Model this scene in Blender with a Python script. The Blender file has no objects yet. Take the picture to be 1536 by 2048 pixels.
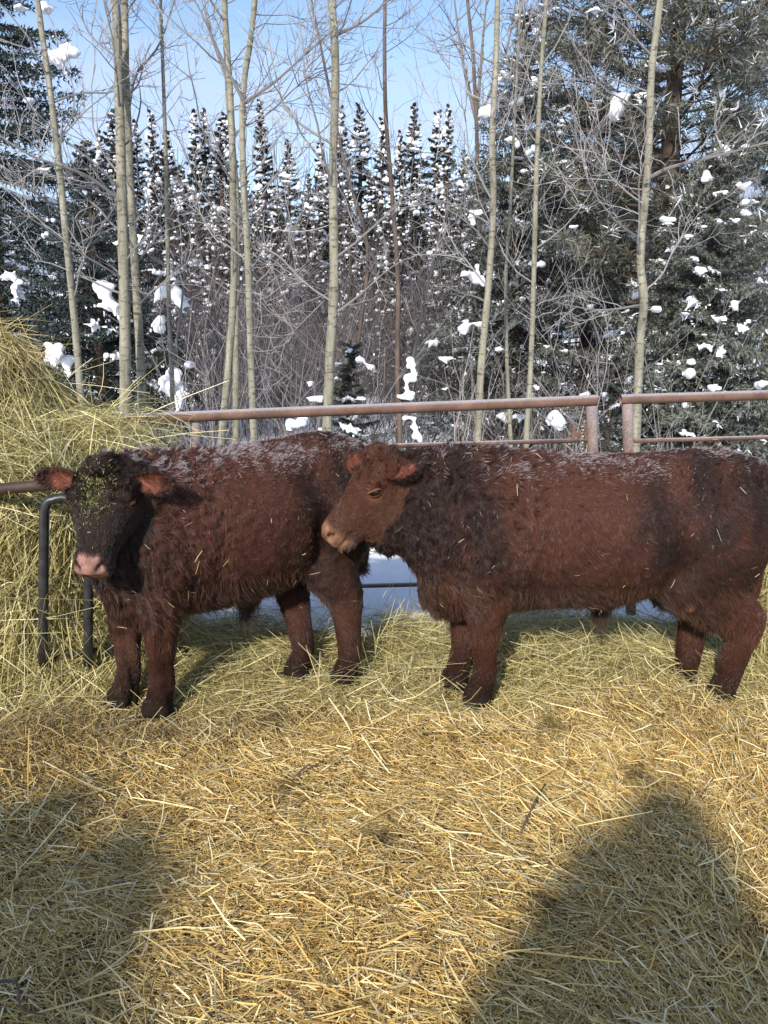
import bpy, math, random
import numpy as np
from mathutils import Vector, Matrix

R = math.radians
rng = np.random.default_rng(11)
random.seed(11)
SC = bpy.context.scene
COL = SC.collection

# ------------------------------------------------------------------ camera, sky, sun, exposure
PITCH = R(13.0); CAM = np.array((0.0, 0.0, 1.65)); FPX = 1537.0
cam_d = bpy.data.cameras.new('camera'); cam = bpy.data.objects.new('camera', cam_d); COL.objects.link(cam)
cam.location = CAM; cam.rotation_euler = (math.pi/2 - PITCH, 0, 0)
cam_d.sensor_fit = 'VERTICAL'; cam_d.sensor_height = 36.0; cam_d.sensor_width = 27.0
cam_d.lens = 36.0*FPX/2048.0; cam_d.clip_end = 3000; cam_d.clip_start = 0.05
SC.camera = cam

SUN_EL = R(31.0); SUN_AZ = R(20.0)           # light travels forward and to the right
world = bpy.data.worlds.new('World'); SC.world = world; world.use_nodes = True
nt = world.node_tree; nt.nodes.clear()
w_out = nt.nodes.new('ShaderNodeOutputWorld'); w_bg = nt.nodes.new('ShaderNodeBackground')
sky = nt.nodes.new('ShaderNodeTexSky'); sky.sky_type = 'NISHITA'; sky.sun_disc = False
sky.sun_elevation = SUN_EL; sky.sun_rotation = math.pi + SUN_AZ
sky.air_density = 1.0; sky.dust_density = 0.6; sky.ozone_density = 2.2
w_bg.inputs['Strength'].default_value = 0.15
# thin cloud streaks, denser towards the horizon all the way round
tc = nt.nodes.new('ShaderNodeTexCoord'); mp = nt.nodes.new('ShaderNodeMapping'); mp.inputs['Scale'].default_value = (1.6, 1.6, 16)
nz = nt.nodes.new('ShaderNodeTexNoise'); nz.inputs['Scale'].default_value = 1.5; nz.inputs['Detail'].default_value = 5
nz.inputs['Roughness'].default_value = 0.55
cr = nt.nodes.new('ShaderNodeMapRange'); cr.inputs['From Min'].default_value = 0.36; cr.inputs['From Max'].default_value = 0.64
cr.inputs['To Min'].default_value = 0.25; sx = nt.nodes.new('ShaderNodeSeparateXYZ')
hz = nt.nodes.new('ShaderNodeMapRange'); hz.inputs['From Min'].default_value = 0.34; hz.inputs['From Max'].default_value = 0.235
hz.inputs['To Min'].default_value = 0.10; hz.inputs['To Max'].default_value = 0.95
mu = nt.nodes.new('ShaderNodeMath'); mu.operation = 'MULTIPLY'
mx = nt.nodes.new('ShaderNodeMixRGB'); mx.inputs['Color2'].default_value = (2.95, 3.45, 4.7, 1)
L = nt.links.new
L(tc.outputs['Generated'], mp.inputs['Vector']); L(mp.outputs['Vector'], nz.inputs['Vector']); L(nz.outputs['Fac'], cr.inputs['Value'])
L(tc.outputs['Generated'], sx.inputs['Vector']); L(sx.outputs['Z'], hz.inputs['Value'])
L(cr.outputs['Result'], mu.inputs[0]); L(hz.outputs['Result'], mu.inputs[1]); L(mu.outputs['Value'], mx.inputs['Fac'])
L(sky.outputs['Color'], mx.inputs['Color1']); L(mx.outputs['Color'], w_bg.inputs['Color']); L(w_bg.outputs['Background'], w_out.inputs['Surface'])

sun_d = bpy.data.lights.new('sun', 'SUN'); sun_d.energy = 3.3; sun_d.angle = R(2.4); sun_d.color = (1.0, 0.93, 0.82)
sun = bpy.data.objects.new('sun', sun_d); COL.objects.link(sun)
LDIR = Vector((math.sin(SUN_AZ)*math.cos(SUN_EL), math.cos(SUN_AZ)*math.cos(SUN_EL), -math.sin(SUN_EL)))
sun.rotation_euler = LDIR.to_track_quat('-Z', 'Y').to_euler(); sun.location = (-3, -6, 6)
vs = SC.view_settings; vs.view_transform = 'Standard'; vs.look = 'None'; vs.exposure = 0.66; vs.gamma = 1.0; vs.use_curve_mapping = False
SC.render.engine = 'CYCLES'
SC.cycles.max_bounces = 6; SC.cycles.diffuse_bounces = 3; SC.cycles.glossy_bounces = 2; SC.cycles.transmission_bounces = 2
SC.cycles.use_adaptive_sampling = True

# ------------------------------------------------------------------ helpers
FW = np.array((0, math.cos(PITCH), -math.sin(PITCH))); UP = np.array((0, math.sin(PITCH), math.cos(PITCH))); RT = np.array((1.0, 0, 0))
def P(u, v, Y):
    """where the sight line through photo point (u,v) stands at distance Y from the photographer"""
    d = RT*(u-768)/FPX + UP*(1024-v)/FPX + FW
    return CAM + d*(Y/d[1])
def unit(a):
    a = np.asarray(a, float); return a/np.maximum(np.linalg.norm(a, axis=-1, keepdims=True), 1e-9)

class Noise:
    """smooth pseudo noise: sums of sines in random directions"""
    def __init__(s, seed, n=10, out=1):
        r = np.random.default_rng(seed)
        s.k = r.normal(size=(out, n, 3)); s.k /= np.linalg.norm(s.k, axis=-1, keepdims=True); s.k *= r.uniform(.6, 1.5, (out, n, 1))
        s.p = r.uniform(0, 6.28, (out, n)); s.n = n
    def __call__(s, p, f):
        p = np.asarray(p, float)*f*6.28
        o = np.stack([np.sin(p @ s.k[i].T + s.p[i]).sum(-1) for i in range(len(s.k))], -1)/math.sqrt(s.n/2)
        return o[..., 0] if len(s.k) == 1 else o
N1 = Noise(1); N2 = Noise(2); N3 = Noise(3, 8, 3); N4 = Noise(4, 8, 3); N5 = Noise(5)

def prop(o, label=None, cat=None, group=None, kind=None):
    if label: o['label'] = label
    if cat: o['category'] = cat
    if group: o['group'] = group
    if kind: o['kind'] = kind
    return o
def empty(name, loc=(0, 0, 0), rz=0.0):
    o = bpy.data.objects.new(name, None); COL.objects.link(o); o.location = loc; o.rotation_euler = (0, 0, rz); o.empty_display_size = .1
    return o
def make_mesh(name, V, F, cols=None, smooth=False):
    """V (n,3); F an (m,3|4) array or a list of them; cols (n,3)"""
    V = np.ascontiguousarray(V, np.float32)
    if not isinstance(F, list): F = [F]
    F = [np.asarray(f, np.int32) for f in F if len(f)]
    me = bpy.data.meshes.new(name)
    me.vertices.add(len(V)); me.vertices.foreach_set('co', V.ravel())
    loops = np.concatenate([f.ravel() for f in F]); tot = np.concatenate([np.full(len(f), f.shape[1], np.int32) for f in F])
    st = np.concatenate([[0], np.cumsum(tot)[:-1]]).astype(np.int32)
    me.loops.add(len(loops)); me.loops.foreach_set('vertex_index', loops.astype(np.int32))
    me.polygons.add(len(tot)); me.polygons.foreach_set('loop_start', st)
    me.polygons.foreach_set('use_smooth', np.full(len(tot), smooth, bool))
    me.update(calc_edges=True)
    if cols is not None:
        a = me.color_attributes.new('tint', 'FLOAT_COLOR', 'POINT')
        c = np.ones((len(V), 4), np.float32); c[:, :3] = cols; a.data.foreach_set('color', c.ravel())
    return me
def link(name, me, mat, parent=None):
    o = bpy.data.objects.new(name, me); COL.objects.link(o)
    if mat and len(me.materials) == 0: me.materials.append(mat)
    if parent: o.parent = parent
    return o
class MB:
    def __init__(s): s.V = []; s.F3 = []; s.F4 = []; s.C = []; s.n = 0
    def add(s, V, F, col=None):
        F = np.asarray(F, int)
        (s.F3 if F.shape[1] == 3 else s.F4).append(F+s.n)
        V = np.asarray(V, float); s.V.append(V); s.n += len(V)
        s.C.append(np.broadcast_to(np.asarray(col if col is not None else (1, 1, 1), float), (len(V), 3)))
    def mesh(s, name, smooth=False, cols=False):
        F = []
        if s.F3: F.append(np.concatenate(s.F3))
        if s.F4: F.append(np.concatenate(s.F4))
        return make_mesh(name, np.concatenate(s.V), F, np.concatenate(s.C) if cols else None, smooth)
    def build(s, name, mat, parent=None, smooth=False, cols=False): return link(name, s.mesh(name, smooth, cols), mat, parent)

def tube(pts, rad, ns=6, cap=True):
    pts = np.asarray(pts, float); n = len(pts); rad = np.broadcast_to(np.asarray(rad, float), (n,))
    t = unit(np.gradient(pts, axis=0)); ref = np.array((0, 0, 1.0)) if abs(t[0, 2]) < .9 else np.array((1.0, 0, 0))
    a = unit(np.cross(t, ref)); b = np.cross(t, a)
    an = np.linspace(0, 2*math.pi, ns, endpoint=False)
    V = pts[:, None] + rad[:, None, None]*(np.cos(an)[None, :, None]*a[:, None] + np.sin(an)[None, :, None]*b[:, None])
    V = V.reshape(-1, 3); i = np.arange(n-1)[:, None]*ns; j = np.arange(ns)[None]; k = (j+1) % ns
    F = np.stack([i+j, i+k, i+ns+k, i+ns+j], -1).reshape(-1, 4)
    if cap:
        V = np.vstack([V, pts[0], pts[-1]]); m = n*ns; j = np.arange(ns); k = (j+1) % ns
        F = np.vstack([F, np.stack([np.full(ns, m), k, j, j], -1), np.stack([np.full(ns, m+1), (n-1)*ns+j, (n-1)*ns+k, (n-1)*ns+k], -1)])
        q = F[:-2*ns]; tr = F[-2*ns:, :3]
        return V, q, tr
    return V, F, np.zeros((0, 3), int)
def add_tube(mb, pts, rad, ns=6, col=None, cap=True):
    V, q, t = tube(pts, rad, ns, cap); base = mb.n
    mb.add(V, q, col)
    if len(t): mb.F3.append(t+base)
def spline(pts, n):
    """smooth curve through points (Catmull-Rom)"""
    p = np.asarray(pts, float); p = np.vstack([2*p[0]-p[1], p, 2*p[-1]-p[-2]]); m = len(p)-3
    s = np.linspace(0, m-1e-6, n); i = s.astype(int); f = (s-i)[:, None]
    a, b, c, d = p[i], p[i+1], p[i+2], p[i+3]
    return .5*(2*b+(c-a)*f+(2*a-5*b+4*c-d)*f**2+(3*b-a-3*c+d)*f**3)
def add_box(mb, c, s, col=None, rz=0):
    c = np.asarray(c, float); s = np.asarray(s, float)/2
    V = np.array([(x, y, z) for x in (-1, 1) for y in (-1, 1) for z in (-1, 1)])*s
    ca, sa = math.cos(rz), math.sin(rz); V = V @ np.array(((ca, sa, 0), (-sa, ca, 0), (0, 0, 1))) + c
    mb.add(V, [(0, 1, 3, 2), (4, 6, 7, 5), (0, 4, 5, 1), (2, 3, 7, 6), (0, 2, 6, 4), (1, 5, 7, 3)], col)
def ico(sub):
    import bmesh
    bm = bmesh.new(); bmesh.ops.create_icosphere(bm, subdivisions=sub, radius=1)
    V = np.array([v.co[:] for v in bm.verts]); F = np.array([[v.index for v in f.verts] for f in bm.faces]); bm.free(); return V, F
ICO2, ICO3 = ico(2), ico(3)
def ribbons(root, d, ln, wd, cols, K=3, bend=.15, side=None, droop=0.0, taper=.6, seed=0):
    """flat bent strips: root (N,3), direction (N,3)"""
    r = np.random.default_rng(seed); N = len(root); d = unit(d)
    if side is None: side = r.normal(size=(N, 3)); side[:, 2] *= .35
    sd = unit(side - (side*d).sum(-1, keepdims=True)*d); nn = np.cross(d, sd)
    s = np.linspace(0, 1, K)[None, :, None]
    bd = (r.normal(size=(N, 3))*bend)[:, None]
    c = root[:, None] + ln[:, None, None]*(d[:, None]*s + bd*(s**2)) - np.array((0, 0, 1.0))*(droop*ln[:, None, None]*s**2)
    w = wd[:, None, None]*(1-(1-taper)*np.abs(2*s-1)**3)/2
    V = np.stack([c-sd[:, None]*w, c+sd[:, None]*w], 2)
    b = (np.arange(N)*K*2)[:, None]; k = (np.arange(K-1)*2)[None]
    F = np.stack([b+k, b+k+1, b+k+3, b+k+2], -1).reshape(-1, 4)
    return V.reshape(-1, 3), F, np.repeat(cols, K*2, 0)

# ------------------------------------------------------------------ materials
def mat(name, rough=.8, spec=.3):
    m = bpy.data.materials.new(name); m.use_nodes = True; b = m.node_tree.nodes['Principled BSDF']
    b.inputs['Roughness'].default_value = rough; b.inputs['Specular IOR Level'].default_value = spec
    return m, m.node_tree, b
def node(nt, typ, **kw):
    n = nt.nodes.new(typ)
    for k, v in kw.items():
        if k in n.inputs: n.inputs[k].default_value = v
        else: setattr(n, k, v)
    return n
def tint_mat(name, rough=.7, spec=.3, trans=0.0, noise=0.0, scale=40):
    m, t, b = mat(name, rough, spec)
    a = node(t, 'ShaderNodeAttribute', attribute_name='tint'); out = a.outputs['Color']
    if noise:
        n = node(t, 'ShaderNodeTexNoise', Scale=scale, Detail=4.0); tcn = node(t, 'ShaderNodeTexCoord')
        t.links.new(tcn.outputs['Object'], n.inputs['Vector'])
        mr = node(t, 'ShaderNodeMapRange'); mr.inputs['To Min'].default_value = 1-noise; mr.inputs['To Max'].default_value = 1+noise
        mm = node(t, 'ShaderNodeMixRGB', blend_type='MULTIPLY'); mm.inputs['Fac'].default_value = 1
        t.links.new(n.outputs['Fac'], mr.inputs['Value']); t.links.new(out, mm.inputs['Color1']); t.links.new(mr.outputs['Result'], mm.inputs['Color2'])
        out = mm.outputs['Color']
    t.links.new(out, b.inputs['Base Color'])
    if trans:
        tr = node(t, 'ShaderNodeBsdfTranslucent'); mixs = node(t, 'ShaderNodeMixShader'); mixs.inputs['Fac'].default_value = trans
        o = t.nodes['Material Output']; t.links.new(out, tr.inputs['Color'])
        t.links.new(b.outputs['BSDF'], mixs.inputs[1]); t.links.new(tr.outputs['BSDF'], mixs.inputs[2]); t.links.new(mixs.outputs['Shader'], o.inputs['Surface'])
    return m
def noise_mat(name, stops, scale=6, detail=6, rough=.85, spec=.2, bump=.3, bscale=30, stretch=(1, 1, 1)):
    m, t, b = mat(name, rough, spec)
    tcn = node(t, 'ShaderNodeTexCoord'); mpn = node(t, 'ShaderNodeMapping'); mpn.inputs['Scale'].default_value = stretch
    n = node(t, 'ShaderNodeTexNoise', Scale=float(scale), Detail=float(detail), Roughness=.62); rp = node(t, 'ShaderNodeValToRGB')
    el = rp.color_ramp.elements
    while len(el) < len(stops): el.new(.5)
    for e, (p, c) in zip(el, stops): e.position = p; e.color = (*c, 1)
    L = t.links.new
    L(tcn.outputs['Object'], mpn.inputs['Vector']); L(mpn.outputs['Vector'], n.inputs['Vector']); L(n.outputs['Fac'], rp.inputs['Fac']); L(rp.outputs['Color'], b.inputs['Base Color'])
    if bump:
        n2 = node(t, 'ShaderNodeTexNoise', Scale=float(bscale), Detail=5.0); bp = node(t, 'ShaderNodeBump', Strength=bump, Distance=.02)
        L(mpn.outputs['Vector'], n2.inputs['Vector']); L(n2.outputs['Fac'], bp.inputs['Height']); L(bp.outputs['Normal'], b.inputs['Normal'])
    return m
M = {}
M['straw'] = tint_mat('straw', .5, .35, .12)
M['hay'] = tint_mat('hay', .6, .25, .15)
M['pen'] = noise_mat('pen_floor', [(.25, (.08, .05, .022)), (.5, (.19, .13, .052)), (.75, (.32, .23, .10))], 9, 8, bump=.8, bscale=70)
M['snow'] = noise_mat('snow', [(.3, (.80, .82, .86)), (.7, (.90, .90, .91))], 3, 5, .6, .3, .35, 9)
M['haycore'] = noise_mat('hay_core', [(.3, (.05, .045, .014)), (.7, (.16, .14, .05))], 14, 8, bump=1, bscale=60)
M['needle'] = tint_mat('needles', .75, .15)
M['bark'] = noise_mat('conifer_bark', [(.3, (.05, .035, .026)), (.7, (.15, .11, .085))], 8, 6, bump=.9, bscale=25, stretch=(1, 1, .3))
M['twig'] = tint_mat('frosted_twigs', .8, .2)
M['rust'] = None
def aspen_mat():
    m, t, b = mat('aspen_bark', .75, .2); L = t.links.new
    tcn = node(t, 'ShaderNodeTexCoord'); mpn = node(t, 'ShaderNodeMapping'); mpn.inputs['Scale'].default_value = (9, 9, 1.1)
    n = node(t, 'ShaderNodeTexNoise', Scale=2.2, Detail=8.0, Roughness=.7); rp = node(t, 'ShaderNodeValToRGB')
    e = rp.color_ramp.elements; e[0].position = .3; e[0].color = (.14, .128, .088, 1); e[1].position = .70; e[1].color = (.365, .345, .265, 1)
    L(tcn.outputs['Object'], mpn.inputs['Vector']); L(mpn.outputs['Vector'], n.inputs['Vector']); L(n.outputs['Fac'], rp.inputs['Fac'])
    mp2 = node(t, 'ShaderNodeMapping'); mp2.inputs['Scale'].default_value = (7, 7, 22)
    n2 = node(t, 'ShaderNodeTexNoise', Scale=1.6, Detail=4.0, Roughness=.7); rp2 = node(t, 'ShaderNodeMapRange')
    rp2.inputs['From Min'].default_value = .54; rp2.inputs['From Max'].default_value = .64; rp2.inputs['To Max'].default_value = .85
    mm = node(t, 'ShaderNodeMixRGB'); mm.inputs['Color2'].default_value = (.075, .06, .045, 1)
    L(tcn.outputs['Object'], mp2.inputs['Vector']); L(mp2.outputs['Vector'], n2.inputs['Vector']); L(n2.outputs['Fac'], rp2.inputs['Value']); L(rp2.outputs['Result'], mm.inputs['Fac'])
    L(rp.outputs['Color'], mm.inputs['Color1']); L(mm.outputs['Color'], b.inputs['Base Color'])
    bp = node(t, 'ShaderNodeBump', Strength=.4, Distance=.01); L(n2.outputs['Fac'], bp.inputs['Height']); L(bp.outputs['Normal'], b.inputs['Normal'])
    return m
M['aspen'] = aspen_mat()
M['dark_bark'] = noise_mat('dark_bark', [(.3, (.07, .05, .04)), (.7, (.20, .15, .12))], 6, 6, bump=.6, bscale=20, stretch=(1, 1, .4))
def rust_mat():
    """rusty pipe with rime settled on its upper side"""
    m, t, b = mat('rusty_pipe', .75, .3); L = t.links.new
    tcn = node(t, 'ShaderNodeTexCoord'); n = node(t, 'ShaderNodeTexNoise', Scale=7.0, Detail=8.0, Roughness=.7); rp = node(t, 'ShaderNodeValToRGB')
    e = rp.color_ramp.elements; e[0].position = .3; e[0].color = (.085, .050, .038, 1); e[1].position = .7; e[1].color = (.215, .125, .092, 1)
    L(tcn.outputs['Object'], n.inputs['Vector']); L(n.outputs['Fac'], rp.inputs['Fac'])
    g = node(t, 'ShaderNodeNewGeometry'); sp = node(t, 'ShaderNodeSeparateXYZ'); L(g.outputs['Normal'], sp.inputs['Vector'])
    n2 = node(t, 'ShaderNodeTexNoise', Scale=120.0, Detail=4.0); L(tcn.outputs['Object'], n2.inputs['Vector'])
    ad = node(t, 'ShaderNodeMath', operation='MULTIPLY_ADD'); ad.inputs[1].default_value = .7; L(n2.outputs['Fac'], ad.inputs[0]); L(sp.outputs['Z'], ad.inputs[2])
    mr = node(t, 'ShaderNodeMapRange'); mr.inputs['From Min'].default_value = .75; mr.inputs['From Max'].default_value = 1.5; mr.inputs['To Max'].default_value = .65
    L(ad.outputs['Value'], mr.inputs['Value'])
    mm = node(t, 'ShaderNodeMixRGB'); mm.inputs['Color2'].default_value = (.6, .6, .63, 1); L(mr.outputs['Result'], mm.inputs['Fac']); L(rp.outputs['Color'], mm.inputs['Color1'])
    L(mm.outputs['Color'], b.inputs['Base Color'])
    bp = node(t, 'ShaderNodeBump', Strength=.35, Distance=.004); L(n.outputs['Fac'], bp.inputs['Height']); L(bp.outputs['Normal'], b.inputs['Normal'])
    return m
M['rust'] = rust_mat()
M['dark_rust'] = noise_mat('dark_rust', [(.3, (.03, .017, .013)), (.7, (.075, .045, .034))], 12, 6, .6, .4, .1, 40)
M['black_tube'] = noise_mat('black_tube', [(.3, (.012, .013, .015)), (.7, (.045, .047, .05))], 20, 5, .38, .5, .05, 40)
M['chain'] = noise_mat('chain_steel', [(.3, (.28, .24, .18)), (.7, (.6, .56, .48))], 60, 4, .45, .5, 0)
M['chain'].node_tree.nodes['Principled BSDF'].inputs['Metallic'].default_value = .6
M['skin'] = tint_mat('calf_skin', .85, .12, 0, .3, 60)
M['fur'] = tint_mat('calf_fur', .45, .4)
m_, t_, b_ = mat('eye_gloss', .06, .6); b_.inputs['Base Color'].default_value = (.008, .005, .004, 1); M['eye'] = m_
M['hill'] = noise_mat('hill_forest', [(.35, (.13, .17, .22)), (.65, (.30, .35, .42))], .06, 8, bump=0)  # frosted forest tone, with the blue of distance haze put into the colour
M['coat'] = noise_mat('coat_cloth', [(.3, (.02, .025, .04)), (.7, (.05, .055, .07))], 20, 4, bump=.2)

# ------------------------------------------------------------------ ground
FEET = [(.475, 3.23), (.385, 3.42), (1.59, 3.25), (1.455, 3.38), (-1.17, 3.24), (-.985, 3.16), (-.425, 3.52), (-.19, 3.44)]
def foot_near(x, y, rr):
    k = np.zeros_like(x)
    for fx, fy in FEET: k = np.maximum(k, np.exp(-((x-fx)/rr)**2-((y-fy+.07)/(rr*1.25))**2))
    return k
def hgt(x, y):
    p = np.stack([x, y, np.zeros_like(x)], -1)
    return .022*N1(p, .55)+.014*N2(p, 1.5)+.03 - .022*foot_near(x, y, .13) - .05*np.clip((y-3.6)/.8, 0, 1)*np.clip((x+1.2)/.6, 0, 1)
def grid(name, x0, x1, y0, y1, nx, ny, fz, m, label):
    x, y = np.meshgrid(np.linspace(x0, x1, nx), np.linspace(y0, y1, ny))
    V = np.stack([x, y, fz(x, y)], -1).reshape(-1, 3); i = np.arange(ny-1)[:, None]*nx; j = np.arange(nx-1)[None]
    F = np.stack([i+j, i+j+1, i+nx+j+1, i+nx+j], -1).reshape(-1, 4)
    o = link(name, make_mesh(name, V, F, smooth=True), m); prop(o, label, kind='structure'); return o
def snow_z(x, y):
    p = np.stack([x, y, np.zeros_like(x)], -1)
    e = np.clip((y-4.2)/1.5, 0, 1)
    return -.02+.03*e*N2(p, .35)+.05*np.exp(-((y-5.75)/.35)**2)*(1+.5*N1(p, .5)) + .25*np.clip((y-7)/8, 0, 1) + .05*e*N5(p, .12)
grid('ground', -900, 900, -300, 1500, 30, 30, lambda x, y: np.full_like(x, -.12), M['snow'], 'flat snow-covered land under everything')
grid('snow_field', -16, 16, 3.7, 42, 130, 150, snow_z, M['snow'], 'white snow behind the pipe fence under the trees')
grid('pen_floor', -4.5, 4.5, -4, 4.3, 110, 100, lambda x, y: hgt(x, y)-.012-.06*np.clip((y-4.0)/.25, 0, 1), M['pen'], 'trampled brown bedding floor of the pen')

def pick(colors, weights, n, r, var=.25):
    c = np.asarray(colors)[r.choice(len(colors), n, p=np.asarray(weights)/sum(weights))]
    return c*np.clip(1+var*r.normal(size=(n, 1)), .35, 1.7)
def scatter(n, x0, x1, y0, y1, r, near=0.0):
    """uniform in the wedge in front of the camera"""
    y = r.uniform(y0, y1, n); x = r.uniform(-1, 1, n)*(.56*y+.45)
    return x, y
# straw bedding: chopped golden stalks, lying in criss-cross layers
def straw():
    r = np.random.default_rng(5)
    mb = MB()
    def layer(n, y0, y1, z0, z1, ln, wd, cols, wts, pit, seed, bend=.1, outer=False):
        x, y = scatter(n, 0, 0, y0, y1, r)
        if outer: x = r.choice((-1, 1), n)*(.56*y+.4+r.uniform(0, 1.7, n))
        p = np.stack([x, y, 0*x], -1)
        a = r.uniform(0, 6.283, n) + .0
        a = np.where(r.uniform(size=n) < .45, N5(p, .25)*1.6+r.normal(size=n)*.45, a)     # swept together in places
        pt = r.normal(size=n)*pit
        d = np.stack([np.cos(a)*np.cos(pt), np.sin(a)*np.cos(pt), np.abs(np.sin(pt))], -1)
        l = ln[0]+(ln[1]-ln[0])*r.beta(1.3, 3.2, n); w = r.uniform(*wd, n)
        z = hgt(x, y)+r.uniform(z0, z1, n)
        root = np.stack([x, y, z], -1)-d*l[:, None]*.5; root[:, 2] = np.maximum(root[:, 2], hgt(root[:, 0], root[:, 1])-.003)
        c = pick(cols, wts, n, r, .22)
        dark = np.clip((N4(p, .5)[:, 0]-.5)*.8, 0, .7)[:, None]        # damp, trodden patches
        c = c*(1-dark)+np.array((.09, .06, .03))*dark
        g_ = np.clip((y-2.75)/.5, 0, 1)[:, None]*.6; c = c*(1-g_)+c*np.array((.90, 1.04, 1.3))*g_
        for hx, hy in ((-.47, 3.06), (.0, 2.12), (.47, 1.9), (-.9, 2.9), (.95, 2.6), (-.35, 2.5), (.7, 2.95)):     # small dark spots at set places
            k = np.exp(-((x-hx)/.055)**2-((y-hy)/.05)**2)[:, None]*.8; c = c*(1-k)+np.array((.05, .03, .018))*k
        sdv = r.normal(size=(n, 3)); sdv[:, 2] *= .3
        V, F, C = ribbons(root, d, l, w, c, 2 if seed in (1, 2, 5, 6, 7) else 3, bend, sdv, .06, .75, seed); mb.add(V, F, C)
    gold = [(.66, .45, .145), (.77, .59, .255), (.50, .32, .10), (.83, .71, .41), (.28, .18, .075)]
    layer(70000, 1.15, 3.75, .0, .012, (.02, .10), (.0022, .0048), gold, [3, 2, 3, .6, 1.6], .12, 1)
    layer(72000, 1.15, 3.45, .008, .022, (.018, .085), (.0016, .0038), gold, [3, 3, 2, 1, .8], .16, 2)
    layer(30000, 1.15, 3.4, .014, .030, (.008, .035), (.0014, .0032), gold, [3, 3, 2, 2, 1], .3, 5)
    layer(11000, 1.15, 3.35, .016, .034, (.04, .17), (.0020, .0050), gold, [3, 3, 1.2, 1.8, .3], .22, 3)
    layer(42000, .7, 3.75, .0, .014, (.03, .12), (.003, .006), gold, [3, 2, 3, .6, 1.6], .12, 6, outer=True)
    layer(30000, .7, 3.5, .010, .032, (.03, .15), (.0025, .0055), gold, [3, 3, 2, 1, .8], .18, 7, outer=True)
    layer(600, 1.2, 3.3, .03, .05, (.14, .34), (.003, .0055), gold, [2, 3, 1, 2.5, .3], .2, 4, .22)
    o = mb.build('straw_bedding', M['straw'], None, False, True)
    prop(o, 'golden chopped straw bedding spread across the foreground of the pen', 'straw', kind='stuff')
straw()
HAYC = [(.51, .435, .175), (.64, .565, .28), (.37, .325, .125), (.74, .67, .41), (.20, .175, .07)]
def ground_hay():
    r = np.random.default_rng(8); mb = MB()
    def layer(n, y0, y1, z0, z1, ln, wd, pit, seed, bend, wts):
        y = y0+(y1-y0)*r.beta(1.35, 1.25, n); x = r.uniform(-1, 1, n)*(.6*y+.95)
        p = np.stack([x, y, 0*x], -1); keep = (y > 3.12+.13*N1(p, .6)+.06*r.normal(size=n)) & (y < 4.3+.08*N2(p, .8))
        keep &= ~((y > 4.02+.1*N1(p, .9)) & (x > -1.1) & (x < .35) & (r.uniform(size=n) < .8))
        keep &= r.uniform(size=n) > .93*foot_near(x, y, .11)
        x, y, p = x[keep], y[keep], p[keep]; n = len(x)
        a = N5(p, .5)*2.0+r.normal(size=n)*.9; pt = np.abs(r.normal(size=n)*pit)
        d = np.stack([np.cos(a)*np.cos(pt), np.sin(a)*np.cos(pt), np.sin(pt)], -1)
        l = ln[0]+(ln[1]-ln[0])*r.beta(1.4, 2.6, n); w = r.uniform(*wd, n)
        mound = .07*np.exp(-((x-.95)/.55)**2-((y-3.55)/.3)**2)+.05*np.exp(-((x+.0)/.3)**2-((y-3.85)/.25)**2)+.03*np.clip(N2(p, .7), 0, 2)
        root = np.stack([x, y, hgt(x, y)+r.uniform(z0, z1, n)*(1+mound*25)*.8+mound*.6], -1)-d*l[:, None]*.4*np.array((1, 1, .3))
        c = pick(HAYC, wts, n, r, .2); g = np.clip((3.5-y)*.9, 0, 1)[:, None]*.55
        c = c*(1-g)+c*np.array((1.2, .98, .8))*g
        V, F, C = ribbons(root, d, l, w, c, 3 if seed == 21 else 4, bend, None, .35, .7, seed); mb.add(V, F, C)
    layer(52000, 3.0, 4.35, .0, .03, (.06, .26), (.0018, .0036), .22, 21, .3, [3, 2, 3, 1, 2])
    layer(21000, 3.05, 4.3, .02, .06, (.08, .32), (.0018, .0038), .4, 22, .4, [3, 3, 2, 2, .6])
    o = mb.build('ground_hay', M['hay'], None, False, True)
    prop(o, 'loose greenish hay strewn around the feet of both calves', 'hay', kind='stuff')
ground_hay()

# ------------------------------------------------------------------ remeshed bodies
def superring(n=28, e=2.3):
    a = np.linspace(0, 2*math.pi, n, endpoint=False); c, s = np.cos(a), np.sin(a)
    return np.sign(c)*np.abs(c)**(2/e), np.sign(s)*np.abs(s)**(2/e)
def loft(mb, rings, sub=4, e=2.3):
    """rings: (centre, side_vec*hw, up_vec*hh) ; interpolated smoothly and capped"""
    C = np.array([np.concatenate([np.asarray(a, float) for a in r]) for r in rings]); C = spline(C, (len(C)-1)*sub+1)
    c, s = superring(28, e); n = 28
    V = C[:, None, :3]+c[None, :, None]*C[:, None, 3:6]+s[None, :, None]*C[:, None, 6:9]
    m = len(C); V = V.reshape(-1, 3); i = np.arange(m-1)[:, None]*n; j = np.arange(n)[None]; k = (j+1) % n
    F = np.stack([i+j, i+k, i+n+k, i+n+j], -1).reshape(-1, 4); base = mb.n
    V = np.vstack([V, C[0, :3], C[-1, :3]]); j = np.arange(n); k = (j+1) % n
    T = np.vstack([np.stack([np.full(n, m*n), k, j], -1), np.stack([np.full(n, m*n+1), (m-1)*n+j, (m-1)*n+k], -1)])
    mb.add(V, F); mb.F3.append(T+base)
def ellipsoid(mb, c, r, rot=None):
    V = ICO3[0]*np.asarray(r)
    if rot is not None: V = V @ np.asarray(rot).T
    mb.add(V+np.asarray(c), ICO3[1])
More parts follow.
